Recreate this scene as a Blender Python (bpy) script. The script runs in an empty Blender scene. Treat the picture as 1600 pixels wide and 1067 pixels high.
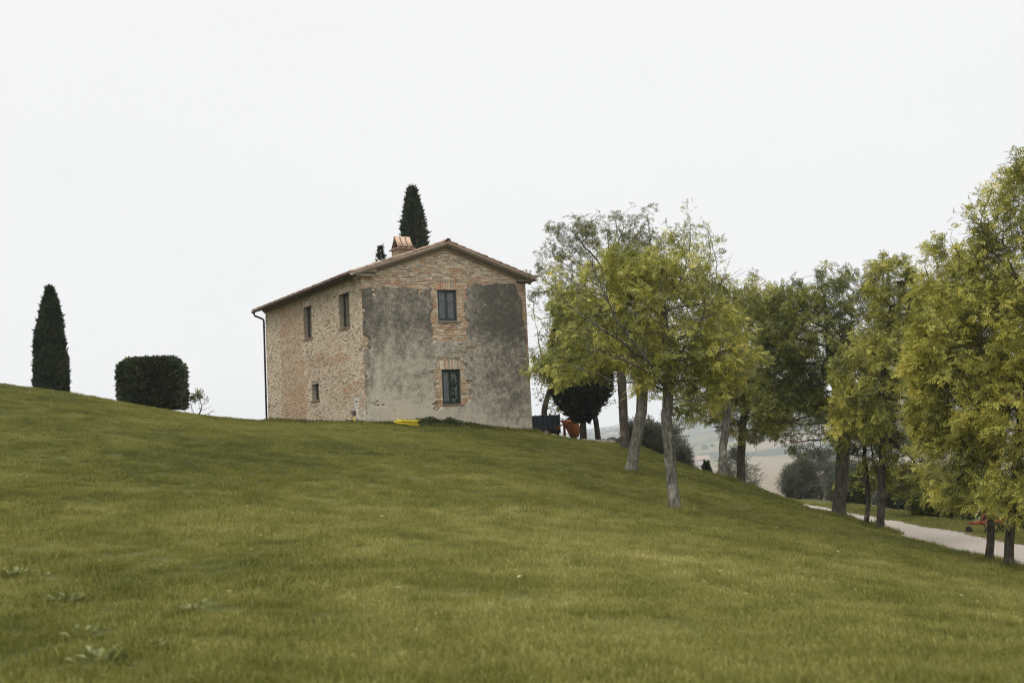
import bpy, math, random
import numpy as np
from mathutils import Matrix, Vector

random.seed(7)
RNG = np.random.default_rng(11)
sc = bpy.context.scene
COL = sc.collection

# ------------------------------------------------------------------ camera
FPX, PITCH, ROLL, EYE = 1854.77, 0.0911, 0.0473, 1.6
_F = np.array([0, math.cos(PITCH), math.sin(PITCH)])
_U = np.array([0, -math.sin(PITCH), math.cos(PITCH)])
_R = np.array([1.0, 0, 0])
cam_data = bpy.data.cameras.new('camera')
cam = bpy.data.objects.new('camera', cam_data)
COL.objects.link(cam)
right = _R * math.cos(ROLL) - _U * math.sin(ROLL)
up = _R * math.sin(ROLL) + _U * math.cos(ROLL)
cam.matrix_world = Matrix(((right[0], up[0], -_F[0], 0), (right[1], up[1], -_F[1], 0),
                           (right[2], up[2], -_F[2], EYE), (0, 0, 0, 1)))
cam_data.sensor_width = 36
cam_data.lens = FPX / 1600 * 36
cam_data.clip_start = 0.1
cam_data.clip_end = 20000
cam_data.dof.use_dof = True
cam_data.dof.focus_distance = 46
cam_data.dof.aperture_fstop = 1.6
sc.camera = cam

# ------------------------------------------------------------------ overcast sky and soft sun
SUN_EL, SUN_AZ = math.radians(58), math.radians(218)     # azimuth clockwise from +Y: behind the camera, left
world = bpy.data.worlds.new('World')
sc.world = world
world.use_nodes = True
wn, wl = world.node_tree.nodes, world.node_tree.links
wn.clear()
w_out = wn.new('ShaderNodeOutputWorld')
sky = wn.new('ShaderNodeTexSky')
sky.sky_type = 'NISHITA'
sky.sun_disc = False
sky.sun_elevation = SUN_EL
sky.sun_rotation = SUN_AZ
sky.dust_density = 4
bg_clear = wn.new('ShaderNodeBackground')
bg_clear.inputs['Strength'].default_value = 0.1
wl.new(sky.outputs[0], bg_clear.inputs['Color'])
geo = wn.new('ShaderNodeTexCoord')
sep = wn.new('ShaderNodeSeparateXYZ')
wl.new(geo.outputs['Generated'], sep.inputs[0])
ramp = wn.new('ShaderNodeValToRGB')                      # cloud deck, brighter towards the zenith
cr = ramp.color_ramp
cr.elements[0].position = 0.0
cr.elements[0].color = (0.865, 0.866, 0.868, 1)
cr.elements[1].position = 1.0
cr.elements[1].color = (2.35, 2.35, 2.35, 1)
e = cr.elements.new(0.16); e.color = (0.875, 0.875, 0.876, 1)
e = cr.elements.new(0.38); e.color = (0.895, 0.895, 0.895, 1)
wl.new(sep.outputs['Z'], ramp.inputs[0])
mp = wn.new('ShaderNodeMapping')
mp.inputs['Scale'].default_value = (1.2, 1.2, 3.5)
wl.new(geo.outputs['Generated'], mp.inputs[0])
cl = wn.new('ShaderNodeTexNoise')
cl.inputs['Scale'].default_value = 2.0
cl.inputs['Detail'].default_value = 4
wl.new(mp.outputs[0], cl.inputs['Vector'])
cmap = wn.new('ShaderNodeMapRange')
cmap.inputs['To Min'].default_value = 0.95
cmap.inputs['To Max'].default_value = 1.05
wl.new(cl.outputs[0], cmap.inputs[0])
cm = wn.new('ShaderNodeMix'); cm.data_type = 'RGBA'; cm.blend_type = 'MULTIPLY'
cm.inputs[0].default_value = 1
wl.new(ramp.outputs[0], cm.inputs[6])
wl.new(cmap.outputs[0], cm.inputs[7])
bg_cloud = wn.new('ShaderNodeBackground')
bg_cloud.inputs['Strength'].default_value = 1.09
wl.new(cm.outputs[2], bg_cloud.inputs['Color'])
w_mix = wn.new('ShaderNodeMixShader')
w_mix.inputs[0].default_value = 0.94
wl.new(bg_clear.outputs[0], w_mix.inputs[1])
wl.new(bg_cloud.outputs[0], w_mix.inputs[2])
wl.new(w_mix.outputs[0], w_out.inputs['Surface'])

sun_data = bpy.data.lights.new('sun', 'SUN')
sun_data.energy = 1.0
sun_data.angle = math.radians(28)
sun_data.color = (1.0, 0.955, 0.88)
sun = bpy.data.objects.new('sun', sun_data)
COL.objects.link(sun)
sdir = Vector((math.sin(SUN_AZ) * math.cos(SUN_EL), math.cos(SUN_AZ) * math.cos(SUN_EL), math.sin(SUN_EL)))
sun.rotation_euler = sdir.to_track_quat('Z', 'Y').to_euler()
sun.location = (-30, -20, 60)

sc.view_settings.view_transform = 'Standard'
sc.view_settings.look = 'None'
sc.view_settings.exposure = 0.0
sc.view_settings.gamma = 1.0
sc.view_settings.use_curve_mapping = False
sc.render.engine = 'CYCLES'
sc.cycles.use_denoising = True
sc.cycles.pixel_filter_type = 'BLACKMAN_HARRIS'
sc.cycles.filter_width = 1.2
sc.cycles.denoising_prefilter = 'NONE'
sc.cycles.max_bounces = 7
sc.cycles.diffuse_bounces = 3
sc.cycles.glossy_bounces = 3
sc.cycles.transmission_bounces = 4
sc.cycles.volume_bounces = 1
sc.cycles.transparent_max_bounces = 8
sc.cycles.sample_clamp_indirect = 6

# ------------------------------------------------------------------ pixel helpers (1600 x 1067 photograph)
def ray(u, v):
    X, Y = u - 800, 533.5 - v
    x = X * math.cos(ROLL) + Y * math.sin(ROLL)
    y = -X * math.sin(ROLL) + Y * math.cos(ROLL)
    return _F + _R * x / FPX + _U * y / FPX
def at(u, v, Y):
    d = ray(u, v)
    p = d * (Y / d[1])
    return np.array([p[0], p[1], p[2] + EYE])

# ------------------------------------------------------------------ noise in numpy
def _hash(ix, iy, seed):
    n = (ix.astype(np.int64) * 374761393 + iy.astype(np.int64) * 668265263 + seed * 974634777) & 0xffffffff
    n = ((n ^ (n >> 13)) * 1274126177) & 0xffffffff
    return ((n ^ (n >> 16)) & 0xffff) / 65535.0
def vnoise(x, y, seed=0):
    x = np.asarray(x, float); y = np.asarray(y, float)
    ix, iy = np.floor(x), np.floor(y)
    fx, fy = x - ix, y - iy
    fx = fx * fx * (3 - 2 * fx); fy = fy * fy * (3 - 2 * fy)
    a, b = _hash(ix, iy, seed), _hash(ix + 1, iy, seed)
    c, d = _hash(ix, iy + 1, seed), _hash(ix + 1, iy + 1, seed)
    return (a * (1 - fx) + b * fx) * (1 - fy) + (c * (1 - fx) + d * fx) * fy - 0.5
def fbm(x, y, seed=0, octaves=4):
    t, a = 0, 1.0
    for o in range(octaves):
        t = t + a * vnoise(np.asarray(x) * 2 ** o, np.asarray(y) * 2 ** o, seed + o * 17)
        a *= 0.5
    return t
def sstep(a, b, x):
    t = np.clip((np.asarray(x, float) - a) / (b - a), 0, 1)
    return t * t * (3 - 2 * t)

# ------------------------------------------------------------------ terrain heights
HC = np.array([-5.9818, 47.5647, 1.2714 + EYE]); YAW = 0.5299
HG = np.array([math.cos(YAW), math.sin(YAW), 0]); HL = np.array([-math.sin(YAW), math.cos(YAW), 0])
HW, HLEN = 7.75, 12.0
def hw(x, y, z):
    return HC + HG * x + HL * y + np.array([0, 0, z])
ctrl = [at(*p) for p in [(0, 602, 44), (60, 610, 45), (120, 619, 46), (185, 630, 47), (250, 642, 48), (330, 660, 51), (330, 657, 43), (413, 663, 44), (180, 632, 42), (1090, 744, 54), (1150, 764, 56), (1310, 815, 43), (1040, 722, 56),
        (1055, 801, 29), (985, 741, 38), (1375, 829, 36), (1310, 808, 40), (1575, 892, 26.5),
        (1545, 881, 28), (1158, 759, 50), (1128, 746, 46), (1080, 737, 46), (1000, 697, 54), (912, 692, 53),
        (800, 1067, 8), (0, 1067, 8), (1600, 1067, 8)]]
ctrl += [hw(0, 0, 0), hw(3.66, 0, -.22), hw(7.77, 0, -.59), hw(0, 3.6, .15), hw(0, 7.48, .37), hw(0, 11.93, .62), hw(7.75, 12, -.6), hw(3.8, 12, .1)]
ctrl += [np.array(p, float) + (0, 0, EYE) for p in [(0, 0, -1.6), (-15, 5, -.9), (8, 5, -2.3), (10.7, 15, -3.2), (11, 2, -2.9), (-26, 44, 4.0),
         (-30, 20, 2.2), (0, -15, -1.9), (-22, 60, 2.6), (-14, 66, 1.7), (3, 67, -2.0), (9, 64, -3.6), (-10, 80, -.8),
         (-25, 82, 0.3), (5, 82, -5), (11, 78, -5.2)]]
CT = np.array(ctrl)
def _phi(r2):
    return 0.5 * r2 * np.log(r2 + 1e-9)
_n = len(CT)
_K = _phi(((CT[:, None, :2] - CT[None, :, :2]) ** 2).sum(-1)) + np.eye(_n) * 0.15
_P = np.c_[np.ones(_n), CT[:, :2]]
_A = np.block([[_K, _P], [_P.T, np.zeros((3, 3))]])
_W = np.linalg.solve(_A, np.r_[CT[:, 2], 0, 0, 0])
def H(x, y):
    x = np.asarray(x, float); y = np.asarray(y, float)
    xs, ys = np.clip(x, -45, 30), np.clip(y, -20, 95)
    shp = xs.shape
    q = np.stack([xs.ravel(), ys.ravel()], -1)
    z = np.empty(len(q))
    for s in range(0, len(q), 20000):
        b = q[s:s + 20000]
        z[s:s + 20000] = _phi(((b[:, None] - CT[None, :, :2]) ** 2).sum(-1)) @ _W[:_n] + _W[_n] + b @ _W[_n + 1:]
    z = z.reshape(shp)
    z = z + 0.10 * fbm(x * .35, y * .35, 5, 3) * sstep(3, 9, y)
    # road bench on the right, bank below it
    zr = EYE - 3.55 - 0.05 * np.maximum(y - 68, 0)
    z = z + (zr - z) * sstep(11.0, 12.3, x)
    z = z - 0.16 * np.maximum(x - 16.6, 0)
    d = np.hypot(x, y - 35)
    zv = EYE - 27 + 5 * fbm(x / 260 + 3, y / 260, 9, 3)
    r = np.hypot(x, y)
    zv = zv + sstep(1250, 1900, r) * (38 + 26 * fbm(x / 420 + 9, y / 420, 21, 3)) * (0.35 + 0.65 * sstep(100, 420, x))
    zv = zv + sstep(1900, 3300, r) * (58 + 44 * fbm(x / 800, y / 800, 33, 4))
    zv = zv - sstep(3500, 4400, r) * 40
    return z + (zv - z) * sstep(62, 210, d)
def ground(u, Y):
    """foot of a thing that stands on the ground at image column u and distance Y"""
    v = 700.0
    for _ in range(4):
        p = at(u, v, Y)
        z = float(H(p[0], p[1]))
        v += (p[2] - z) * FPX / Y
    p = at(u, v, Y)
    return np.array([p[0], p[1], float(H(p[0], p[1]))])

# ------------------------------------------------------------------ object helpers
def tag(o, label=None, cat=None, group=None, kind=None):
    if label: o['label'] = label
    if cat: o['category'] = cat
    if group: o['group'] = group
    if kind: o['kind'] = kind
    return o
def empty(name, loc=(0, 0, 0), rz=0.0, label=None, cat=None, group=None):
    o = bpy.data.objects.new(name, None)
    COL.objects.link(o)
    o.location = tuple(float(c) for c in loc)
    o.rotation_euler = (0, 0, rz)
    o.empty_display_size = 0.3
    return tag(o, label, cat, group)
def mesh_np(name, V, Fs, m=None, smooth=False, attr=None):
    """V (n,3); Fs list of (k,) index arrays grouped by side count, or one (f,k) array"""
    if isinstance(Fs, np.ndarray): Fs = [Fs]
    me = bpy.data.meshes.new(name)
    V = np.asarray(V, np.float32)
    me.vertices.add(len(V)); me.vertices.foreach_set('co', V.ravel())
    tot = np.concatenate([np.full(len(f), f.shape[1], np.int32) for f in Fs])
    idx = np.concatenate([f.ravel() for f in Fs]).astype(np.int32)
    me.loops.add(len(idx)); me.loops.foreach_set('vertex_index', idx)
    me.polygons.add(len(tot))
    st = np.zeros(len(tot), np.int32); st[1:] = np.cumsum(tot)[:-1]
    me.polygons.foreach_set('loop_start', st)
    me.polygons.foreach_set('loop_total', tot)
    me.polygons.foreach_set('use_smooth', np.full(len(tot), smooth))
    if attr is not None:
        for an, vals in attr.items():
            vals = np.asarray(vals, np.float32)
            if vals.ndim == 1:
                a = me.attributes.new(an, 'FLOAT', 'POINT'); a.data.foreach_set('value', vals)
            else:
                if vals.shape[1] == 3: vals = np.c_[vals, np.ones(len(vals), np.float32)]
                a = me.attributes.new(an, 'FLOAT_COLOR', 'POINT'); a.data.foreach_set('color', vals.ravel())
    me.update(calc_edges=True)
    if m: me.materials.append(m)
    return me
def obj(name, me, parent=None, loc=None):
    o = bpy.data.objects.new(name, me)
    COL.objects.link(o)
    if parent: o.parent = parent
    if loc is not None: o.location = tuple(float(c) for c in loc)
    return o
class MB:
    """collects simple shapes for one mesh"""
    def __init__(s): s.v = []; s.f = []
    def poly(s, pts):
        b = len(s.v); s.v += [tuple(map(float, p)) for p in pts]; s.f.append(tuple(range(b, b + len(pts))))
    def box(s, x0, x1, y0, y1, z0, z1, M=None):
        P = [(x, y, z) for z in (z0, z1) for y in (y0, y1) for x in (x0, x1)]
        if M is not None: P = [tuple(M @ Vector(p)) for p in P]
        b = len(s.v); s.v += P
        s.f += [tuple(b + i for i in q) for q in ((0, 2, 3, 1), (4, 5, 7, 6), (0, 1, 5, 4), (2, 6, 7, 3), (0, 4, 6, 2), (1, 3, 7, 5))]
    def prism(s, poly, ext):
        """closed polygon extruded along vector ext"""
        n = len(poly); b = len(s.v)
        s.v += [tuple(map(float, p)) for p in poly] + [tuple(float(p[i]) + ext[i] for i in range(3)) for p in poly]
        s.f.append(tuple(range(b, b + n))); s.f.append(tuple(range(b + 2 * n - 1, b + n - 1, -1)))
        for i in range(n):
            j = (i + 1) % n; s.f.append((b + i, b + n + i, b + n + j, b + j))
    def tube(s, pts, rad, k=8, cap=True):
        pts = [Vector(tuple(map(float, p))) for p in pts]
        if not hasattr(rad, '__len__'): rad = [rad] * len(pts)
        b = len(s.v); ref = None
        for i, p in enumerate(pts):
            d = (pts[min(i + 1, len(pts) - 1)] - pts[max(i - 1, 0)]).normalized()
            if ref is None: ref = d.orthogonal().normalized()
            ref = (ref - d * ref.dot(d)).normalized(); w = d.cross(ref)
            for j in range(k):
                a = 2 * math.pi * j / k
                s.v.append(tuple(p + (ref * math.cos(a) + w * math.sin(a)) * rad[i]))
        for i in range(len(pts) - 1):
            for j in range(k):
                j2 = (j + 1) % k
                s.f.append((b + i * k + j, b + i * k + j2, b + (i + 1) * k + j2, b + (i + 1) * k + j))
        if cap:
            s.f.append(tuple(b + j for j in reversed(range(k))))
            e = b + (len(pts) - 1) * k; s.f.append(tuple(e + j for j in range(k)))
    def build(s, name, m, parent=None, smooth=False, bevel=0, loc=None):
        me = bpy.data.meshes.new(name)
        me.from_pydata(s.v, [], s.f); me.update()
        if m: me.materials.append(m)
        if smooth: me.polygons.foreach_set('use_smooth', [True] * len(me.polygons))
        o = obj(name, me, parent, loc)
        if bevel:
            md = o.modifiers.new('bevel', 'BEVEL'); md.width = bevel; md.segments = 2; md.limit_method = 'ANGLE'
        return o

# ------------------------------------------------------------------ materials
class NT:
    def __init__(s, name):
        s.m = bpy.data.materials.new(name); s.m.use_nodes = True
        s.n, s.l = s.m.node_tree.nodes, s.m.node_tree.links
        s.b = s.n['Principled BSDF']; s.out = s.n['Material Output']
    def new(s, t): return s.n.new(t)
    def put(s, sock, val):
        if hasattr(val, 'is_linked') or hasattr(val, 'links'): s.l.new(val, sock)
        else:
            if hasattr(val, '__len__') and len(val) == 3: val = (*val, 1)
            sock.default_value = val
    def coord(s, kind='Object'): return s.new('ShaderNodeTexCoord').outputs[kind]
    def pos(s): return s.new('ShaderNodeNewGeometry').outputs['Position']
    def noise(s, scale, detail=4, rough=.55, vec=None, stretch=None):
        n = s.new('ShaderNodeTexNoise'); n.inputs['Scale'].default_value = scale
        n.inputs['Detail'].default_value = detail; n.inputs['Roughness'].default_value = rough
        if vec is not None:
            if stretch:
                mp = s.new('ShaderNodeMapping'); mp.inputs['Scale'].default_value = stretch
                s.l.new(vec, mp.inputs[0]); vec = mp.outputs[0]
            s.l.new(vec, n.inputs['Vector'])
        return n.outputs[0]
    def ramp(s, fac, stops):
        r = s.new('ShaderNodeValToRGB'); s.l.new(fac, r.inputs[0]); el = r.color_ramp.elements
        while len(el) < len(stops): el.new(0.5)
        for e_, (p, c) in zip(el, stops):
            e_.position = p
            e_.color = (c, c, c, 1) if not hasattr(c, '__len__') else (*c[:3], 1)
        return r.outputs[0]
    def mix(s, fac, a, b, mode='MIX'):
        m = s.new('ShaderNodeMix'); m.data_type = 'RGBA'; m.blend_type = mode
        s.put(m.inputs[0], fac); s.put(m.inputs[6], a); s.put(m.inputs[7], b)
        return m.outputs[2]
    def math(s, op, a, b=0.0, clamp=False):
        m = s.new('ShaderNodeMath'); m.operation = op; m.use_clamp = clamp
        s.put(m.inputs[0], a); s.put(m.inputs[1], b); return m.outputs[0]
    def maprange(s, v, a, b, c=0.0, d=1.0):
        m = s.new('ShaderNodeMapRange'); s.put(m.inputs[0], v)
        for i, q in enumerate((a, b, c, d)): m.inputs[i + 1].default_value = q
        return m.outputs[0]
    def xyz(s, vec):
        n = s.new('ShaderNodeSeparateXYZ'); s.l.new(vec, n.inputs[0]); return n.outputs
    def attr(s, name, out='Fac'):
        n = s.new('ShaderNodeAttribute'); n.attribute_name = name; return n.outputs[out]
    def bump(s, h, strength=.4, dist=.02):
        b = s.new('ShaderNodeBump'); b.inputs['Strength'].default_value = strength; b.inputs['Distance'].default_value = dist
        s.l.new(h, b.inputs['Height']); s.l.new(b.outputs[0], s.b.inputs['Normal']); return b.outputs[0]
    def done(s, col=None, rough=.85, spec=.3):
        if col is not None: s.put(s.b.inputs['Base Color'], col)
        s.put(s.b.inputs['Roughness'], rough); s.b.inputs['Specular IOR Level'].default_value = spec
        return s.m
def plain(name, col, rough=.8, var=.25, scale=6.0, bump=.2, dist=.01, spec=.3, metal=0.0):
    t = NT(name); v = t.coord()
    n = t.noise(scale, 5, .6, v)
    c = t.mix(n, tuple(x * (1 - var) for x in col), tuple(min(1, x * (1 + var)) for x in col))
    if bump: t.bump(t.noise(scale * 4, 4, .6, v), bump, dist)
    t.b.inputs['Metallic'].default_value = metal
    return t.done(c, rough, spec)
def leaf_mat(name, stops, trans=.38, rough=.5, spec=.25):
    t = NT(name)
    r = t.attr('rnd')
    pn = t.noise(.9, 2, .5, t.pos())
    r2 = t.math('ADD', t.math('MULTIPLY', r, .62), t.math('MULTIPLY', t.maprange(pn, .34, .66), .38))
    c = t.ramp(r2, stops)
    t.done(c, rough, spec)
    tr = t.new('ShaderNodeBsdfTranslucent'); t.l.new(c, tr.inputs[0])
    mx = t.new('ShaderNodeMixShader'); mx.inputs[0].default_value = trans
    t.l.new(t.b.outputs[0], mx.inputs[1]); t.l.new(tr.outputs[0], mx.inputs[2]); t.l.new(mx.outputs[0], t.out.inputs[0])
    return t.m
def bark_mat(name, dark, light, scale=9.0):
    t = NT(name); v = t.pos()
    n = t.noise(scale, 6, .65, v, (1, 1, .28))
    n2 = t.noise(2.2, 4, .6, v)
    c = t.mix(t.maprange(n, .35, .68), dark, light)
    c = t.mix(t.maprange(n2, .56, .68), c, tuple(min(1, x * 1.45) for x in light))
    t.bump(n, .9, .03)
    return t.done(c, .92, .15)

# ================================================================== SETTING
def lawn_material():
    t = NT('lawn_turf'); v = t.pos()
    a = t.noise(.16, 4, .6, v); b = t.noise(2.6, 5, .65, v); c = t.noise(30, 3, .6, v)
    col = t.mix(t.maprange(a, .38, .62), (.06, .066, .015), (.11, .11, .028))
    col = t.mix(t.math('MULTIPLY', t.maprange(b, .52, .75), .5), col, (.155, .14, .05))
    col = t.mix(t.maprange(c, .3, .75, 0, .6), col, (.045, .055, .014))
    t.bump(c, .6, .03)
    return t.done(col, .95, .1)
M_lawn = lawn_material()
def grid_mesh(name, xs, ys, m, skip=None, dz=0.0):
    X, Y = np.meshgrid(xs, ys)
    Z = H(X, Y) + dz
    V = np.stack([X.ravel(), Y.ravel(), Z.ravel()], -1)
    nx = len(xs)
    i, j = np.meshgrid(np.arange(nx - 1), np.arange(len(ys) - 1))
    a = (j * nx + i).ravel()
    F = np.stack([a, a + 1, a + nx + 1, a + nx], -1)
    if skip is not None:
        cx = (X[:-1, :-1] + X[1:, 1:]) / 2; cy = (Y[:-1, :-1] + Y[1:, 1:]) / 2
        F = F[~skip(cx, cy).ravel()]
    used = np.unique(F); remap = np.zeros(len(V), np.int64); remap[used] = np.arange(len(used))
    return mesh_np(name, V[used], remap[F], m, True)
LX, LY = (-60.0, 60.0), (-25.0, 115.0)
lawn = obj('lawn', grid_mesh('lawn', np.arange(-60, 60.1, .5), np.arange(-25, 115.1, .5), M_lawn))
tag(lawn, kind='structure')

def valley_material(name, wooded):
    t = NT(name); v = t.pos()
    vo = t.new('ShaderNodeTexVoronoi'); vo.inputs['Scale'].default_value = .0024
    mp = t.new('ShaderNodeMapping'); mp.inputs['Scale'].default_value = (1, .55, 0); mp.inputs['Rotation'].default_value = (0, 0, .35)
    t.l.new(v, mp.inputs[0]); t.l.new(mp.outputs[0], vo.inputs['Vector'])
    cell = t.xyz(vo.outputs['Color'])[0]
    col = t.ramp(cell, [(0, (.15, .115, .075)), (.4, (.195, .155, .10)), (.52, (.12, .125, .055)), (.62, (.21, .17, .105)), (.84, (.11, .115, .05)), (1, (.165, .13, .085))])
    n = t.noise(.02, 5, .6, v)
    col = t.mix(t.maprange(n, .3, .7, 0, .35), col, (.12, .10, .06))
    if wooded:
        w = t.noise(.006, 5, .62, v)
        col = t.mix(t.maprange(w, .46, .52), col, (.028, .042, .022))
    return t.done(col, .95, .1)
M_valley = valley_material('valley_fields', False)
M_hills = valley_material('wooded_hills', True)
def axis(lo, hi, far, step, growth):
    core = list(np.arange(lo, hi + .1, step)); out = [hi]; s = step
    while out[-1] < far: s *= growth; out.append(out[-1] + s)
    neg = [lo]; s = step
    while neg[-1] > -far: s *= growth; neg.append(neg[-1] - s)
    a = np.array(neg[:0:-1] + core + out[1:])
    return np.clip(a, -4500, 4500)
ax = axis(-60, 60, 4500, 8, 1.062); ay = axis(-25, 115, 4500, 7, 1.062)
inside = lambda x, y: (x > LX[0]) & (x < LX[1]) & (y > LY[0]) & (y < LY[1])
ringed = lambda x, y: np.hypot(x, y) > 1300
vm = grid_mesh('valley', ax, ay, M_valley, lambda x, y: inside(x, y) | ringed(x, y))
tag(obj('valley', vm), kind='structure')
hm = grid_mesh('hills', ax, ay, M_hills, lambda x, y: ~ringed(x, y))
tag(obj('hills', hm), kind='structure')

# gravel road, laid a little above its bench
def gravel_material():
    t = NT('gravel'); v = t.pos()
    a = t.noise(55, 3, .7, v); b = t.noise(1.2, 4, .6, v, (2.4, .35, 1)); c = t.noise(9, 4, .6, v)
    col = t.mix(t.maprange(a, .3, .7), (.27, .235, .20), (.41, .365, .31))
    col = t.mix(t.maprange(b, .5, .7, 0, .6), col, (.33, .285, .23))
    col = t.mix(t.maprange(c, .6, .75, 0, .5), col, (.27, .23, .18))
    t.bump(a, .5, .02)
    return t.done(col, .95, .1)
M_gravel = gravel_material()
ry = np.arange(-20, 112, .5); rs = np.linspace(0, 1, 9)
RX0 = 12.35 + .34 * fbm(ry * .8, ry * 0, 3, 4); RX1 = 15.1 + .36 * fbm(ry * .7, ry * 0 + 9, 4, 4)
RXg = RX0[:, None] * (1 - rs) + RX1[:, None] * rs
RYg = np.repeat(ry[:, None], 9, 1)
RZg = H(RXg, RYg) + .03 + .03 * np.sin(rs * math.pi)[None]
a_ = (np.arange(len(ry) - 1)[:, None] * 9 + np.arange(8)[None]).ravel()
road = obj('road', mesh_np('road', np.stack([RXg, RYg, RZg], -1).reshape(-1, 3), np.stack([a_, a_ + 1, a_ + 10, a_ + 9], -1), M_gravel, True))
tag(road, kind='structure')

# ================================================================== HOUSE
house = empty('brick_house', HC, YAW, 'two-storey old brick farmhouse with patchy grey plaster gable and tiled roof on the hilltop', 'house')
def brick_material():
    t = NT('old_brick'); v = t.pos()
    c = t.attr('tint', 'Color')
    n = t.noise(22, 4, .65, v); n2 = t.noise(3.2, 4, .6, v)
    c = t.mix(t.maprange(n, .3, .75, 0, .45), c, (.60, .52, .40))
    c = t.mix(t.maprange(n2, .5, .75, 0, .3), c, (.22, .18, .13))
    t.bump(n, .8, .02)
    return t.done(c, .93, .12)
M_brick = brick_material()
def mortar_material():
    t = NT('lime_mortar'); v = t.pos()
    n = t.noise(16, 5, .65, v); n2 = t.noise(1.6, 4, .6, v)
    c = t.mix(t.maprange(n, .3, .7), (.17, .14, .10), (.50, .44, .34))
    c = t.mix(t.maprange(n2, .5, .7, 0, .4), c, (.26, .20, .14))
    t.bump(n, 1.0, .03)
    return t.done(c, .95, .1)
M_mortar = mortar_material()
def plaster_material():
    t = NT('weathered_plaster'); v = t.coord(); X = t.xyz(v)
    big = t.noise(1.1, 5, .62, v); mid = t.noise(4.2, 8, .74, v); fine = t.noise(13, 6, .75, v, (1, 1, 2.4))
    f = t.math('ADD', t.math('MULTIPLY', mid, .5), t.math('ADD', t.math('MULTIPLY', fine, .42), t.math('MULTIPLY', big, .33)))
    # f about .62 on average; worn pale base coat near the ground, sooty growth higher up and at the lower right
    low = t.maprange(t.math('ADD', X[2], t.math('MULTIPLY', X[0], .17)), .5, 2.3, .13, 0)
    midz = t.maprange(X[2], 2.8, 4.2, .035, -.06)
    rr = t.maprange(X[0], 4.6, 6.2, 0, -.07)
    corner = t.maprange(X[0], 0.0, .55, -.07, 0)
    f = t.math('ADD', f, t.math('ADD', low, t.math('ADD', midz, t.math('ADD', rr, corner))))
    f = t.math('ADD', t.math('MULTIPLY', f, 1.45), -.272)
    c = t.ramp(f, [(.45, (.092, .084, .068)), (.54, (.168, .152, .122)), (.61, (.25, .226, .18)), (.68, (.36, .325, .26)), (.80, (.52, .47, .38))])
    red = t.noise(2.1, 6, .68, v, (1, 1, 2.6))
    c = t.mix(t.maprange(red, .57, .68, 0, .36), c, (.27, .16, .10))
    sp = t.noise(38, 3, .7, v)
    c = t.mix(t.maprange(sp, .56, .68, 0, .65), c, (.52, .47, .38))
    c = t.mix(t.maprange(sp, .40, .30, 0, .6), c, (.07, .062, .05))
    t.bump(t.math('ADD', mid, t.math('MULTIPLY', sp, .5)), .7, .03)
    return t.done(c, .95, .08)
M_plaster = plaster_material()
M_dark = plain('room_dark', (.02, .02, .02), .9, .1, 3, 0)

win_left = [(5.70, 6.70, 4.13, 5.57, 'tall'), (1.34, 2.42, 4.13, 5.57, 'tall'), (5.06, 5.93, 1.32, 2.04, 'small')]
win_gable = [(3.43, 4.33, 4.24, 5.56, 'upper'), (3.48, 4.35, .75, 2.21, 'lower')]
ZB, ZE, ZA = -1.3, 6.16, 7.46
def rects(u0, u1, z0, z1, ops):
    us = sorted({u0, u1, *[o[0] for o in ops], *[o[1] for o in ops]}); zs = sorted({z0, z1, *[o[2] for o in ops], *[o[3] for o in ops]})
    for i in range(len(us) - 1):
        for j in range(len(zs) - 1):
            cu, cz = (us[i] + us[i + 1]) / 2, (zs[j] + zs[j + 1]) / 2
            if not any(o[0] < cu < o[1] and o[2] < cz < o[3] for o in ops): yield us[i], us[i + 1], zs[j], zs[j + 1]
def core_wall(mp_, u0, u1, ops, gable, depth=.34, face=.012):
    mb = MB()
    for a, b, c, d in rects(u0, u1, ZB, ZE, ops):
        mb.poly([mp_(a, face, c), mp_(b, face, c), mp_(b, face, d), mp_(a, face, d)])
    if gable: mb.poly([mp_(u0, face, ZE), mp_(u1, face, ZE), mp_((u0 + u1) / 2, face, ZA)])
    for o in ops:
        a, b, c, d = o[:4]
        for p, q in (((a, c), (a, d)), ((b, d), (b, c)), ((a, d), (b, d)), ((b, c), (a, c))):
            mb.poly([mp_(p[0], face, p[1]), mp_(q[0], face, q[1]), mp_(q[0], depth, q[1]), mp_(p[0], depth, p[1])])
    return mb
mapL = lambda u, d, z: (d, u, z)
mapG = lambda u, d, z: (u, d, z)
wall_L = core_wall(mapL, 0.012, HLEN, win_left, False).build('wall', M_mortar, house)
wall_L['label'] = 'cream brick side wall with orange patches'
wall_G = core_wall(mapG, 0.012, HW, win_gable, True).build('wall', M_mortar, house)
wall_G['label'] = 'gable wall of brick partly covered in dark plaster'
mb = MB()
mb.poly([(HW, 0.012, ZB), (HW, HLEN, ZB), (HW, HLEN, ZE), (HW, 0.012, ZE)])
mb.build('wall', M_mortar, house)
mb = MB()
mb.poly([(HW, HLEN, ZB), (0.012, HLEN, ZB), (0.012, HLEN, ZE), (HW, HLEN, ZE)]); mb.poly([(0.012, HLEN, ZE), (HW, HLEN, ZE), (HW / 2, HLEN, ZA)])
mb.build('wall', M_mortar, house)
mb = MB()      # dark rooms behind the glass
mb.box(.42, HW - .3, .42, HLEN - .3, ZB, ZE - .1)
mb.build('interior', M_dark, house)

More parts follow.
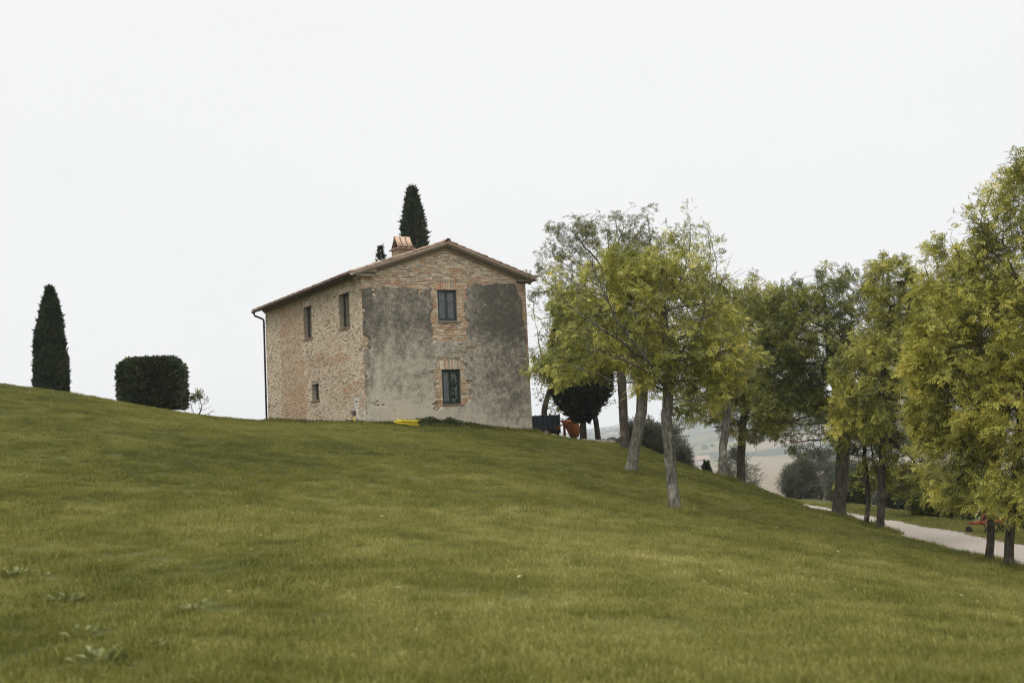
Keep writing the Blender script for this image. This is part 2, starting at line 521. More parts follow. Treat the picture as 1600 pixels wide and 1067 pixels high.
def plaster_mask(x, z):
    """positive where the gable is plastered"""
    j = .16 * fbm(x * 1.6, z * 1.6, 40, 4) + .07 * fbm(x * 9, z * 9, 44, 2)
    top_l = 5.60 - .12 * sstep(.6, .05, x)
    left = np.minimum(np.minimum(x - .03, 3.14 - x), top_l - z)
    rx = np.interp(z, [-2, 2.6, 4.2, 5.2, 5.9], [7.9, 7.72, 7.60, 7.42, 7.2])
    top_r = 5.88 - .45 * np.clip(5.25 - x, 0, 1) ** 1.5
    rgt = np.minimum(np.minimum(x - 4.70, rx - x), top_r - z)
    lower = np.minimum(np.minimum(x - .03, rx - x), 3.40 - z)
    m = np.maximum(np.maximum(left, rgt), lower)
    bx = np.minimum(np.minimum(x - np.interp(z, [.7, 1.6, 2.6], [3.20, 3.22, 3.36]), np.interp(z, [.68, .9, 1.3, 1.7, 2.2, 2.6], [4.5, 4.76, 4.78, 4.66, 4.52, 4.42]) - x), np.minimum(z - .66, 2.68 - z))
    m = np.minimum(m, -bx)
    holes = np.clip(fbm(x * 1.9 + 3, z * 2.6, 47, 4) - .34, 0, 1) * 3.2 * sstep(.2, .9, z)
    return m + j * .95 - holes

def value(c, k): return tuple(max(0.01, min(.9, x * k)) for x in c)
CREAM, TAN, ORANGE, RED, GREY, WHITE = (.70, .59, .45), (.54, .405, .265), (.50, .285, .155), (.38, .18, .105), (.38, .335, .26), (.72, .69, .63)
def pick(w):
    r = random.random() * sum(w); k = 0
    while r > w[k] and k < len(w) - 1: r -= w[k]; k += 1
    return value((CREAM, TAN, ORANGE, RED, GREY)[k], random.uniform(.84, 1.14))
def blend3(t):
    t = max(0.0, min(1.0, t)); a, b, k = (CREAM, TAN, t * 2) if t < .5 else (TAN, ORANGE, t * 2 - 1)
    return tuple(p + (q - p) * k for p, q in zip(a, b))
def colour_left(u, z):
    n = float(fbm(u * .5, z * .8, 61, 3)); n2 = float(fbm(u * 1.1, z * 1.1, 66, 2)); n3 = float(fbm(u * 2.6, z * 5.0, 68, 3))
    if u < 1.05 and .2 < z < 1.1 and n2 > -.35: return value(WHITE, random.uniform(.85, 1.05))
    t = .11 + .34 * n + .34 * n3
    if 6.75 < u + n * .6 < 9.95: t += .50
    elif u > 9.95: t -= .05
    if 2.7 < z + n2 * .3 < 3.2 and 1.5 < u < 7: t += .38
    if 1.35 < z + n2 * .2 < 1.75 and u < 2.4: t += .5
    c = blend3(t + random.uniform(-.26, .30))
    if random.random() < .03: c = RED
    if random.random() < .09: c = GREY
    return value(c, random.uniform(.80, 1.12))
def colour_gable(u, z):
    n = float(fbm(u * .6, z * 1.2, 71, 3))
    if 3.1 < u < 4.8 and z < 5.7: return pick((2, 3.2, 3.0, .45, .5))
    if u > 7.2: return pick((1, 2, 1.5, 2, 2))
    if n > .1: return pick((1.5, 3, 3.6, .9, 1.2))
    return pick((2.4, 3.4, 1.6, .4, 1.8))
bv, bf, bt = {'L': [], 'G': []}, {'L': [], 'G': []}, {'L': [], 'G': []}
loose = []      # bricks of the upper gable that stay single objects
CH = .068
def add_brick(key, mp_, u, z, w, h, p, tint):
    V, Fq, T = bv[key], bf[key], bt[key]; b = len(V); jj = lambda s=.004: random.uniform(-s, s)
    dp = [jj(.004) for _ in range(4)]
    for i, (du, dz) in enumerate(((0, 0), (w, 0), (w, h), (0, h))):
        V.append(mp_(u + du + jj(), -p + dp[i], z + dz + jj(.003)))
    for du, dz in ((0, 0), (w, 0), (w, h), (0, h)):
        V.append(mp_(u + du, .02, z + dz))
    Fq += [(b, b + 1, b + 2, b + 3), (b, b + 4, b + 5, b + 1), (b + 1, b + 5, b + 6, b + 2), (b + 2, b + 6, b + 7, b + 3), (b + 3, b + 7, b + 4, b)]
    T += [tint] * 8
def lay(key, mp_, u0, u1, ops, colf, keep, zmax):
    z, row = -1.15, 0
    while z < ZA:
        u = u0 - random.uniform(0, .14) - (.13 if row % 2 else 0)
        while u < u1:
            w = random.choice((.22, .235, .245, .12)) + random.uniform(-.012, .012)
            a, b = max(u, u0), min(u + w, u1); h = CH - .016 + random.uniform(-.004, .004)
            spans = [(a, b)]
            for o in ops:          # cut bricks at openings
                if z + h > o[2] - .002 and z < o[3] + (.33 if key == 'G' and o[4] == 'upper' else .38 if key == 'G' else .27 if o[4] == 'tall' else .1):
                    lo, hi = (o[0] - .09, o[1] + .07) if z + h > o[3] else (o[0], o[1])
                    spans = [q for s in spans for q in ((s[0], min(s[1], lo)), (max(s[0], hi), s[1])) if q[1] - q[0] > .03]
            for a, b in spans:
                if b - a < .04 or not keep((a + b) / 2, z): continue
                if z + h > zmax((a + b) / 2): continue
                if random.random() < (.045 if key == 'L' else .03):      # eroded brick; the pit's shade put into a dark tint
                    add_brick(key, mp_, a, z, b - a - .012, h, -.006, value((.24, .19, .135), random.uniform(.6, 1.4))); continue
                pr = random.choice((.002, .004, .006, .010, .013, .017))
                cu = colf((a + b) / 2, z)
                if key == 'G' and z > 5.78 and b - a > .1 and len(loose) < 255: loose.append((a, z, b - a - .012, h, pr, cu))
                else: add_brick(key, mp_, a, z, b - a - .012, h, pr, cu)
            u += w
        z += CH; row += 1
lay('L', mapL, 0.0, HLEN, win_left, colour_left, lambda u, z: z > .9 * (u / 12) - .6, lambda u: 6.12)
gtop = lambda u: ZE + (ZA - ZE) * (1 - abs(u - HW / 2) / (HW / 2)) - .06
lay('G', mapG, 0.0, HW, win_gable, colour_gable, lambda u, z: float(plaster_mask(np.array([u]), np.array([z]))[0]) < .09, gtop)
for key, wl_ in (('L', wall_L), ('G', wall_G)):
    o = obj('brickwork', mesh_np('brickwork', np.array(bv[key]), np.array(bf[key]), M_brick, False, {'tint': np.array(bt[key])}), wl_)
    tag(o, kind='stuff')
# single bricks: a few shared meshes, placed and scaled
def brick_mesh(i, tint):
    r = random.Random(i)
    j = lambda s: r.uniform(-s, s)
    V = [(0 + j(.02), -1 + j(.2), 0 + j(.06)), (1 + j(.02), -1 + j(.2), 0 + j(.06)), (1 + j(.02), -1 + j(.2), 1 + j(.06)), (j(.02), -1 + j(.2), 1 + j(.06)),
         (0, 1, 0), (1, 1, 0), (1, 1, 1), (0, 1, 1)]
    Fq = [(0, 1, 2, 3), (0, 4, 5, 1), (1, 5, 6, 2), (2, 6, 7, 3), (3, 7, 4, 0)]
    return mesh_np('brick', np.array(V), np.array(Fq), M_brick, False, {'tint': np.array([tint] * 8)})
tints = sorted([q[5] for q in loose], key=lambda c: c[0] - c[2] * 2)
BM = [brick_mesh(i, tints[int((i + .5) / 24 * len(tints))]) for i in range(24)]
def tint_mesh(c):
    return min(BM, key=lambda m: sum((m['t'][k] - c[k]) ** 2 for k in range(3)))
for i, m_ in enumerate(BM): m_['t'] = list(tints[int((i + .5) / 24 * len(tints))])
for (u, z, w, h, pr, cu) in loose:
    o = obj('brick', tint_mesh(cu), wall_G, (u, 0, z)); o.scale = (w, max(pr, .004), h)

# plaster coat: a thin sheet with ragged edges
cs = .035
xs = np.arange(0, HW + .001, cs); zs = np.arange(-1.2, 6.05, cs)
XX, ZZ = np.meshgrid(xs, zs)
keepc = plaster_mask((XX[:-1, :-1] + XX[1:, 1:]) / 2, (ZZ[:-1, :-1] + ZZ[1:, 1:]) / 2) > 0
CX, CZ = (XX[:-1, :-1] + XX[1:, 1:]) / 2, (ZZ[:-1, :-1] + ZZ[1:, 1:]) / 2
for o in win_gable: keepc &= ~((CX > o[0] - .02) & (CX < o[1] + .02) & (CZ > o[2] - .02) & (CZ < o[3] + .02))
jx = RNG.uniform(-.010, .010, XX.shape); jz = RNG.uniform(-.010, .010, XX.shape)
jx[:, 0] = 0; jx[:, -1] = 0
edge = np.clip(plaster_mask(XX, ZZ), 0, .10) / .10
D = -(.019 + .012 * edge + .014 * fbm(XX * 1.1, ZZ * 1.1, 50, 4) + .005 * fbm(XX * 8, ZZ * 8, 51, 2))
PV = np.stack([(XX + jx).ravel(), D.ravel(), (ZZ + jz).ravel()], -1)
nxp = len(xs); jj_, ii_ = np.nonzero(keepc); a_ = jj_ * nxp + ii_
PF = np.stack([a_, a_ + 1, a_ + nxp + 1, a_ + nxp], -1)
back = PV.copy(); back[:, 1] = .011
skirt = []
kp = np.pad(keepc, 1)
for jr, ic in zip(jj_, ii_):
    k = jr * nxp + ic; N = len(PV)
    if not kp[jr + 1, ic]: skirt.append((k, k + nxp, k + nxp + N, k + N))
    if not kp[jr + 1, ic + 2]: skirt.append((k + 1, k + 1 + N, k + nxp + 1 + N, k + nxp + 1))
    if not kp[jr, ic + 1]: skirt.append((k, k + N, k + 1 + N, k + 1))
    if not kp[jr + 2, ic + 1]: skirt.append((k + nxp, k + nxp + 1, k + nxp + 1 + N, k + nxp + N))
AV = np.concatenate([PV, back]); AF = np.concatenate([PF, np.array(skirt)])
used = np.unique(AF); rm = np.zeros(len(AV), np.int64); rm[used] = np.arange(len(used))
obj('plaster', mesh_np('plaster', AV[used], rm[AF], M_plaster, True), wall_G)

# ---- windows
M_frame_g = plain('window_paint_green', (.018, .034, .026), .45, .2, 8, .05, .002)
M_frame_d = plain('window_paint_slate', (.040, .050, .052), .45, .2, 8, .05, .002)
def glass_mat():
    t = NT('window_glass')
    gl = t.new('ShaderNodeBsdfGlossy'); gl.inputs['Roughness'].default_value = .015
    tr = t.new('ShaderNodeBsdfTransparent'); tr.inputs[0].default_value = (.82, .86, .85, 1)
    fr = t.new('ShaderNodeFresnel'); fr.inputs[0].default_value = 1.7
    mx = t.new('ShaderNodeMixShader')
    t.l.new(t.math('ADD', fr.outputs[0], .04), mx.inputs[0]); t.l.new(tr.outputs[0], mx.inputs[1]); t.l.new(gl.outputs[0], mx.inputs[2]); t.l.new(mx.outputs[0], t.out.inputs[0])
    return t.m
M_glass = glass_mat()
M_sill = plain('sill_stone', (.25, .215, .16), .9, .3, 9, .5, .01)
M_sillb = plain('sill_brick', (.27, .165, .10), .9, .3, 12, .5, .01)
def pane_sheet_mat(name, base, dark, sc_, lo, hi):
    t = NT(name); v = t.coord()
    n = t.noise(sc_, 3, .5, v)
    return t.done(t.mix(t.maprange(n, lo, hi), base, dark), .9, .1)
M_refl_sky = pane_sheet_mat('painted_sky_reflection', (.80, .79, .84), (.66, .65, .70), 3, .3, .7)  # left pane's pale sky reflection painted on a sheet behind the glass
M_refl_leaf = pane_sheet_mat('painted_leaf_reflection', (.75, .78, .76), (.03, .04, .035), 7.5, .49, .54)  # right pane's foliage reflection painted as a blotchy pattern
M_cur_lace = pane_sheet_mat('curtain_lace', (.17, .175, .19), (.05, .055, .06), 9, .42, .56)
def pane_sheet(mp_, u0, u1, z0, z1, d, m, parent):
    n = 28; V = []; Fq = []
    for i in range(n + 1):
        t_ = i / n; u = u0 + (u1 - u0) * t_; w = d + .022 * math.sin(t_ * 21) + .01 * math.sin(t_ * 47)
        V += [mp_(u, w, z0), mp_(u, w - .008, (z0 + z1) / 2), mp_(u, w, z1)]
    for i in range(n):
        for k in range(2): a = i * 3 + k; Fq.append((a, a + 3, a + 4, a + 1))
    return obj('pane_sheet', mesh_np('pane_sheet', np.array(V), np.array(Fq), m, True), parent)
def window(mp_, o, wall, gable):
    a, b, c, d, kind = o
    fm = M_frame_d if kind == 'upper' else M_frame_g
    dep = .085 if gable else .20
    win = MB()
    fw = .055
    def bar(mb_, u0, u1, z0, z1, d0, d1):
        P = [mp_(u, q, z) for z in (z0, z1) for q in (d0, d1) for u in (u0, u1)]
        bb = len(mb_.v); mb_.v += P
        mb_.f += [tuple(bb + i for i in q) for q in ((0, 2, 3, 1), (4, 5, 7, 6), (0, 1, 5, 4), (2, 6, 7, 3), (0, 4, 6, 2), (1, 3, 7, 5))]
    g_ = .004
    bar(win, a + g_, a + fw, c + g_, d - g_, dep, dep + .07); bar(win, b - fw, b - g_, c + g_, d - g_, dep, dep + .07)
    bar(win, a + fw, b - fw, d - fw, d - g_, dep, dep + .07); bar(win, a + fw, b - fw, c + g_, c + fw, dep, dep + .07)
    w = win.build('window', fm, house, bevel=.006)
    w['label'] = {'upper': 'upper gable window with slate grey frame', 'lower': 'lower gable window with dark green frame and painted sky and foliage reflections',
                  'tall': 'tall narrow upstairs window in the side wall', 'small': 'small square ground floor window in the side wall'}[kind]
    ia, ib, ic, id_ = a + fw, b - fw, c + fw, d - fw
    mid = (ia + ib) / 2; spans = ((ia, mid - .003), (mid + .003, ib)) if kind != 'small' else ((ia, ib),)
    for k, (s0, s1) in enumerate(spans):
        st = MB(); t_ = .055; d0, d1 = dep + .012, dep + .055
        bar(st, s0 + .002, s0 + t_, ic + .002, id_ - .002, d0, d1); bar(st, s1 - t_, s1 - .002, ic + .002, id_ - .002, d0, d1)
        bar(st, s0 + t_, s1 - t_, id_ - t_, id_ - .002, d0, d1); bar(st, s0 + t_, s1 - t_, ic + .002, ic + t_ + .02, d0, d1)
        st.build('casement', fm, w, bevel=.004)
        pn = MB(); pn.poly([mp_(s0 + t_, dep + .03, ic + t_), mp_(s1 - t_, dep + .03, ic + t_), mp_(s1 - t_, dep + .03, id_ - t_), mp_(s0 + t_, dep + .03, id_ - t_)])
        pn.build('pane', M_glass, w)
        if gable: pane_sheet(mp_, s0, s1, ic, id_, dep + .095, (M_cur_lace if kind == 'upper' else (M_refl_sky if k == 0 else M_refl_leaf)), w)
    sl = MB()
    ex = .05 if gable else .09
    bar(sl, a - ex, b + ex + (.08 if kind == 'upper' else .06 if kind == 'lower' else 0), c - .062, c - .003, -.062, dep + .06)
    sl.build('sill', M_sill if kind == 'upper' else M_sillb, w, bevel=.008)
    # brick arch over the opening: soldiers standing on end
    if kind in ('upper', 'lower', 'tall'):
        L0, L1 = a - .085, b + .065; hgt = {'upper': .325, 'lower': .37, 'tall': .26}[kind]
        n = {'upper': 9, 'lower': 15, 'tall': 15}[kind]; ws = (L1 - L0) / n
        if gable:
            for i in range(n):
                tn = random.choice([m_ for m_ in BM if m_['t'][0] > m_['t'][2] * 1.45])
                o_ = obj('brick', tn, wall, (L0 + i * ws + .005, 0, d + .004)); hh = hgt - .01 + random.uniform(-.02, .015)
                o_.scale = (ws - .013, random.uniform(.012, .02), hh)
                o_.rotation_euler = (0, (i - (n - 1) / 2) / n * (.10 if kind == 'upper' else .05), 0)
        else:
            for i in range(n): add_brick('T', mp_, L0 + i * ws, d + .004, ws - .012, hgt - random.uniform(0, .03), .012, colour_left(3.5, .5))
bv['T'], bf['T'], bt['T'] = [], [], []
for o in win_left: window(mapL, o, wall_L, False)
for o in win_gable: window(mapG, o, wall_G, True)
o = obj('lintel_bricks', mesh_np('lintel_bricks', np.array(bv['T']), np.array(bf['T']), M_brick, False, {'tint': np.array(bt['T'])}), wall_L)
tag(o, kind='stuff')

# ---- roof
def tile_material():
    t = NT('terracotta'); v = t.pos()
    n = t.noise(3.5, 4, .6, v); n2 = t.noise(20, 4, .65, v)
    oi = t.new('ShaderNodeObjectInfo').outputs['Random']
    c = t.ramp(t.math('ADD', t.math('MULTIPLY', n, .6), t.math('MULTIPLY', oi, .4)), [(.2, (.20, .135, .105)), (.42, (.32, .215, .16)), (.6, (.42, .31, .235)), (.8, (.30, .25, .20))])
    c = t.mix(t.maprange(n2, .55, .72, 0, .6), c, (.17, .15, .10))
    t.bump(n2, .5, .01)
    return t.done(c, .92, .15)
M_tile = tile_material()
M_corn = plain('cornice_brick', (.29, .225, .145), .93, .35, 9, .6, .02)
M_corn2 = plain('cornice_dark', (.155, .125, .085), .93, .35, 9, .6, .02)  # darker cornice tone, middle band and right corbel
SL = .335; RTOP = 7.60; Y0, Y1 = -.30, HLEN + .28; XE = .46
rz = lambda x: RTOP - SL * abs(x - HW / 2)
roof = None
mb = MB()
for s in (-1, 1):
    x0 = HW / 2; x1 = -XE if s < 0 else HW + .34
    mb.prism([(x0, Y0, rz(x0) - .03), (x1, Y0, rz(x1) - .03), (x1, Y0, rz(x1) - .11), (x0, Y0, rz(x0) - .11)], (0, Y1 - Y0, 0))
roof = mb.build('roof', M_tile, house)
def barrel(len_, w0, w1, th=.018, seg=7):
    """half-round tile along +x (downhill), narrow end first"""
    V, Fq = [], []
    for rr_ in (0, th):
        for x, w in ((0, w0), (len_, w1)):
            for k in range(seg + 1):
                a = math.pi * k / seg; r = w / 2 - rr_
                V.append((x, -math.cos(a) * r, math.sin(a) * r * .85))
    n = seg + 1; q = lambda s, e_, k: (s * 2 + e_) * n + k
    for k in range(seg):
        Fq.append((q(0, 0, k), q(0, 1, k), q(0, 1, k + 1), q(0, 0, k + 1)))
        Fq.append((q(1, 0, k + 1), q(1, 1, k + 1), q(1, 1, k), q(1, 0, k)))
        Fq.append((q(0, 1, k), q(1, 1, k), q(1, 1, k + 1), q(0, 1, k + 1)))
        Fq.append((q(0, 0, k + 1), q(1, 0, k + 1), q(1, 0, k), q(0, 0, k)))
    return np.array(V), np.array(Fq)
TV, TF = barrel(.46, .155, .185)
tile_me = [mesh_np('tile', TV, TF, M_tile, True) for _ in range(3)]
ang = math.atan(SL)
restV, restF = [], []; nb = 0; single = 0
for s in (-1, 1):
    x_eave = -XE if s < 0 else HW + .34
    run = math.hypot(abs(HW / 2 - x_eave), SL * abs(HW / 2 - x_eave))
    ncol = 57; sp = (Y1 - Y0 - .16) / (ncol - 1)
    nrow = int(run / .37) + 1
    for c in range(ncol):
        y = Y0 + .08 + c * sp
        for r_ in range(nrow):
            dn = run + .09 - .44 - r_ * .37 + random.uniform(-.015, .015)   # slope distance from ridge to the tile's upper end
            if dn < -.1: continue
            x = HW / 2 + s * dn * math.cos(ang); z = RTOP - dn * math.sin(ang) - .018 + random.uniform(0, .014)
            yy = y + random.uniform(-.012, .012); M = Matrix.Translation((x, yy, z)) @ Matrix.Rotation(0 if s > 0 else math.pi, 4, 'Z') @ Matrix.Rotation(ang - .035, 4, 'Y') @ Matrix.Rotation(random.uniform(-.03, .03), 4, 'Z')
            if (s < 0 and r_ == 0) or c == 0:
                o = obj('tile', tile_me[0], roof); o.matrix_local = M; single += 1
            else:
                R_ = np.array(M)[:3]
                restV.append(TV @ R_[:, :3].T + R_[:, 3]); restF.append(TF + nb); nb += len(TV)
tag(obj('roof_tiles', mesh_np('roof_tiles', np.concatenate(restV), np.concatenate(restF), M_tile, True), roof), kind='stuff')
RV, RF = barrel(.44, .22, .25)
ridge_me = mesh_np('ridge_tile', RV, RF, M_tile, True)
for k in range(32):
    o = obj('ridge_tile', ridge_me, roof)
    o.matrix_local = Matrix.Translation((HW / 2, Y0 - .03 + k * .395 + .42, RTOP + .0 + random.uniform(-.008, .01))) @ Matrix.Rotation(-math.pi / 2, 4, 'Z') @ Matrix.Rotation(.03, 4, 'Y')
# stepped cornice along the gable rakes and below the eaves
for i, (out, zt, zb_, m_) in enumerate(((.245, .115, .185, M_corn), (.165, .187, .262, M_corn2), (.085, .264, .33, M_corn))):
    for s in (-1, 1):
        xe = -XE + .12 if s < 0 else HW + .34 - .1
        mb = MB()
        mb.prism([(HW / 2, -out, rz(HW / 2) - zt), (xe, -out, rz(xe) - zt), (xe, -out, rz(xe) - zb_), (HW / 2, -out, rz(HW / 2) - zb_)], (0, out - .004, 0))
        mb.build('cornice', m_, house)
    mb = MB(); mb.box(-.24 + i * .08, -.004, 0.002, HLEN, rz(-XE) - .03 - .07 * i, rz(-XE) + .04 - .07 * i - .002)
    mb.build('cornice', m_, house)
for s, xk in ((-1, -.02), (1, HW + .02)):
    mb = MB()
    if s < 0: mb.prism([(-.30, -.215, 6.16), (.62, -.215, 6.16), (.62, -.215, 6.30), (-.30, -.215, 6.09)], (0, .21, 0)); mb.box(-.28, .46, -.205, -.004, 5.985, 6.083)
    else: mb.box(HW - .45, HW + .27, -.205, -.004, 5.985, 6.10)
    mb.build('corbel', M_corn2 if s > 0 else M_sill, house, bevel=.012)
# gutters and downpipe
M_gut = plain('gutter_metal', (.045, .035, .03), .5, .3, 5, .1, .003, .4, .3)
def gutter(x, z, y0, y1):
    V, Fq = [], []; n = 9
    for r in (.075, .068):
        for y in (y0, y1):
            for k in range(n): a = math.pi + math.pi * k / (n - 1); V.append((x + math.cos(a) * r, y, z + math.sin(a) * r))
    q = lambda s, e_, k: (s * 2 + e_) * n + k
    for k in range(n - 1):
        Fq += [(q(0, 0, k), q(0, 1, k), q(0, 1, k + 1), q(0, 0, k + 1)), (q(1, 0, k + 1), q(1, 1, k + 1), q(1, 1, k), q(1, 0, k)), (q(0, 0, k), q(0, 0, k + 1), q(1, 0, k + 1), q(1, 0, k))]
    return obj('gutter', mesh_np('gutter', np.array(V), np.array(Fq), M_gut, True), house)
g1 = gutter(-.545, 6.075, Y0 - .02, Y1); g2 = gutter(HW + .415, 6.11, Y0 - .02, Y1)
M_cap = plain('cap_pale', (.50, .46, .43), .8, .2, 10, .1)
for gx, gz, gp in ((-.545, 6.075, g1), (HW + .415, 6.11, g2)):
    mb = MB(); s_ = .082 if gx < 0 else .06
    mb.prism([(gx + math.cos(math.pi + math.pi * k / 10) * s_, Y0 - .045, gz + math.sin(math.pi + math.pi * k / 10) * s_) for k in range(11)], (0, .022, 0))
    mb.build('end_cap', M_cap, gp)
for k in range(14):
    mb = MB(); y = .3 + k * .92
    mb.tube([(-.47, y, 6.09), (-.47, y, 6.0), (-.545, y, 5.985), (-.625, y, 6.04), (-.628, y, 6.08)], .009, 5)
    mb.build('gutter_bracket', M_gut, g1)
mb = MB()
mb.tube([(-.535, HLEN + .1, 6.07), (-.535, HLEN + .1, 5.96), (-.50, HLEN + .1, 5.86), (-.20, HLEN + .06, 5.74), (-.08, HLEN + .04, 5.66), (-.07, HLEN + .04, 5.5), (-.07, HLEN + .04, .2)], .048, 10)
dp_ = mb.build('downpipe', M_gut, house, True)
for z in (5.3, 3.6, 1.9):
    mb = MB(); mb.tube([(-.07, HLEN + .04, z), (-.07, HLEN + .04, z + .04)], .06, 10); mb.build('pipe_clip', M_gut, dp_, True)
# chimney with a tent of tiles
chim = MB(); chim.box(2.02, 2.74, .72, 1.36, 6.75, 7.34); chim = chim.build('chimney', M_corn, house, bevel=.012)
mb = MB(); mb.box(1.94, 2.82, .62, 1.46, 7.342, 7.40); mb.build('cap_slab', M_tile, chim, bevel=.01)
mb = MB(); mb.box(2.05, 2.70, .98, 1.10, 7.402, 7.74); mb.build('flue_core', M_dark, chim)
M_tilep = plain('chimney_tile', (.50, .36, .255), .92, .25, 9, .4, .01)
CV, CF = barrel(.53, .19, .225, .02)
cme = mesh_np('chimney_tile', CV, CF, M_tilep, True)
for s in (-1, 1):
    for k in range(3):
        o = obj('tile', cme, chim)
        # top end at the tent ridge, leaning out towards its foot
        o.matrix_local = Matrix.Translation((2.13 + k * .245, 1.04 + s * .05, 7.86)) @ Matrix.Rotation(-math.pi / 2 if s < 0 else math.pi / 2, 4, 'Z') @ Matrix.Rotation(math.radians(58), 4, 'Y')
mb = MB(); mb.tube([(2.0, 1.04, 7.885), (2.75, 1.04, 7.885)], .055, 8); mb.build('ridge_tile', M_tilep, chim, True)
# tap on the side wall
mb = MB(); mb.box(-.10, -.012, .98, 1.3, .50, .64); tb = mb.build('meter_box', plain('meter_grey', (.10, .09, .08), .7, .3, 9, .1), house, bevel=.01)
mb = MB(); mb.tube([(-.02, .92, .46), (-.12, .92, .46), (-.14, .92, .40)], .014, 6); mb.build('tap', M_gut, tb)

# ================================================================== VEGETATION
M_bark = bark_mat('ash_bark', (.05, .047, .039), (.23, .215, .175), 16.0)
M_bark_dark = bark_mat('dark_bark', (.03, .026, .02), (.10, .085, .065))
YG = [(.05, (.06, .075, .02)), (.30, (.175, .19, .042)), (.58, (.36, .355, .075)), (.82, (.58, .53, .115)), (.98, (.74, .62, .13))]
GO = [(.05, (.07, .085, .022)), (.28, (.21, .22, .046)), (.56, (.42, .405, .083)), (.8, (.63, .575, .125)), (.98, (.76, .64, .13))]
MG = [(.05, (.06, .075, .02)), (.32, (.19, .20, .043)), (.66, (.38, .365, .075)), (.95, (.56, .50, .10))]
DG = [(.05, (.038, .052, .014)), (.4, (.115, .132, .028)), (.75, (.24, .245, .045)), (.97, (.38, .34, .06))]
GG = [(.05, (.08, .088, .04)), (.5, (.16, .165, .065)), (.95, (.25, .235, .08))]
OL = [(.05, (.06, .07, .045)), (.5, (.12, .13, .09)), (.95, (.21, .21, .16))]
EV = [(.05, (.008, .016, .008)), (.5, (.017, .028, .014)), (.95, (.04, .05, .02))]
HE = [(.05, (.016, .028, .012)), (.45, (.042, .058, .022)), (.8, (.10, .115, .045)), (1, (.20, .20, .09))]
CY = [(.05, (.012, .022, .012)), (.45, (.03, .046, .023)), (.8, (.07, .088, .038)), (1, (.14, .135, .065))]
M_leaf = {k: leaf_mat('leaves_' + k, s, tr) for k, s, tr in (('yellow_green', YG, .17), ('golden', GO, .2), ('mid_green', MG, .16), ('deep_green', DG, .14),
          ('hedge', HE, .1), ('grey_green', GG, .35), ('olive', OL, .2), ('evergreen', EV, .1), ('cypress', CY, .08))}

def leaf_template(kind):
    """vertices and quads of one leaf, pointing along +x, normal +z, unit length"""
    V, Fq = [], []
    def blade(p, d, s, ln, wd, fold=.12):
        p, d, s = np.array(p), np.array(d, float), np.array(s, float); d = d / np.linalg.norm(d); s = s / np.linalg.norm(s)
        n = np.cross(d, s); b = len(V)
        V.extend([p, p + d * ln * .5 + s * wd / 2 + n * wd * fold, p + d * ln - n * ln * .10, p + d * ln * .5 - s * wd / 2 + n * wd * fold])
        Fq.append((b, b + 1, b + 2, b + 3))
    if kind == 'ash':
        for k in range(3):
            x = .30 + k * .22; z = -.22 * x * x
            for s in (-1, 1): blade((x, 0, z), (.62, s, -.18), (1, -s * .62, 0), .40 - .03 * k, .145)
        blade((.80, 0, -.15), (1, 0, -.35), (0, 1, 0), .42, .15)
    elif kind == 'twig':
        for k in range(5):
            s = 1 if k % 2 else -1
            blade((.12 + k * .19, 0, -.03 * k), (.75, s * .8, .12), (.8, -s * .75, 0), .30, .09)
        blade((.9, 0, -.1), (1, 0, 0), (0, 1, 0), .3, .09)
    elif kind == 'spray':
        for k, (dy, dz) in enumerate(((-.28, .1), (.25, -.1), (0, .22))):
            blade((0, 0, 0), (1, dy, dz), (0, 1, .3 * (k - 1)), 1 - .15 * k, .26, 0.25)
    else:
        blade((0, 0, 0), (1, 0, 0), (0, 1, 0), 1.0, .5)
    return np.array(V), np.array(Fq)
LT = {k: leaf_template(k) for k in ('ash', 'twig', 'spray', 'oval')}
def unit(a): return a / np.maximum(np.linalg.norm(a, axis=-1, keepdims=True), 1e-9)
def leaves_mesh(name, P, Dr, size, kind, m, up_bias=1.0, rnd=None, rng=RNG):
    TVv, TFf = LT[kind]; n = len(P)
    d = unit(Dr)
    upv = unit(np.array([0, 0, up_bias]) + rng.normal(0, .55, (n, 3)))
    s = unit(np.cross(upv, d)); nn = np.cross(d, s)
    sz = np.broadcast_to(np.asarray(size, float), (n,)) * rng.uniform(.7, 1.25, n)
    Fr = np.stack([d, s, nn], 1) * sz[:, None, None]          # rows are the axes
    V = np.einsum('kj,njc->nkc', TVv, Fr) + P[:, None, :]
    F = TFf[None] + (np.arange(n) * len(TVv))[:, None, None]
    if rnd is None: rnd = rng.uniform(0, 1, n)
    rv = np.clip(np.repeat(rnd, len(TVv)) + np.repeat(rng.normal(0, .06, (n, len(TVv) // 4)), 4, axis=1).ravel(), 0, 1)
    return mesh_np(name, V.reshape(-1, 3), F.reshape(-1, TFf.shape[1]), m, False, {'rnd': rv})

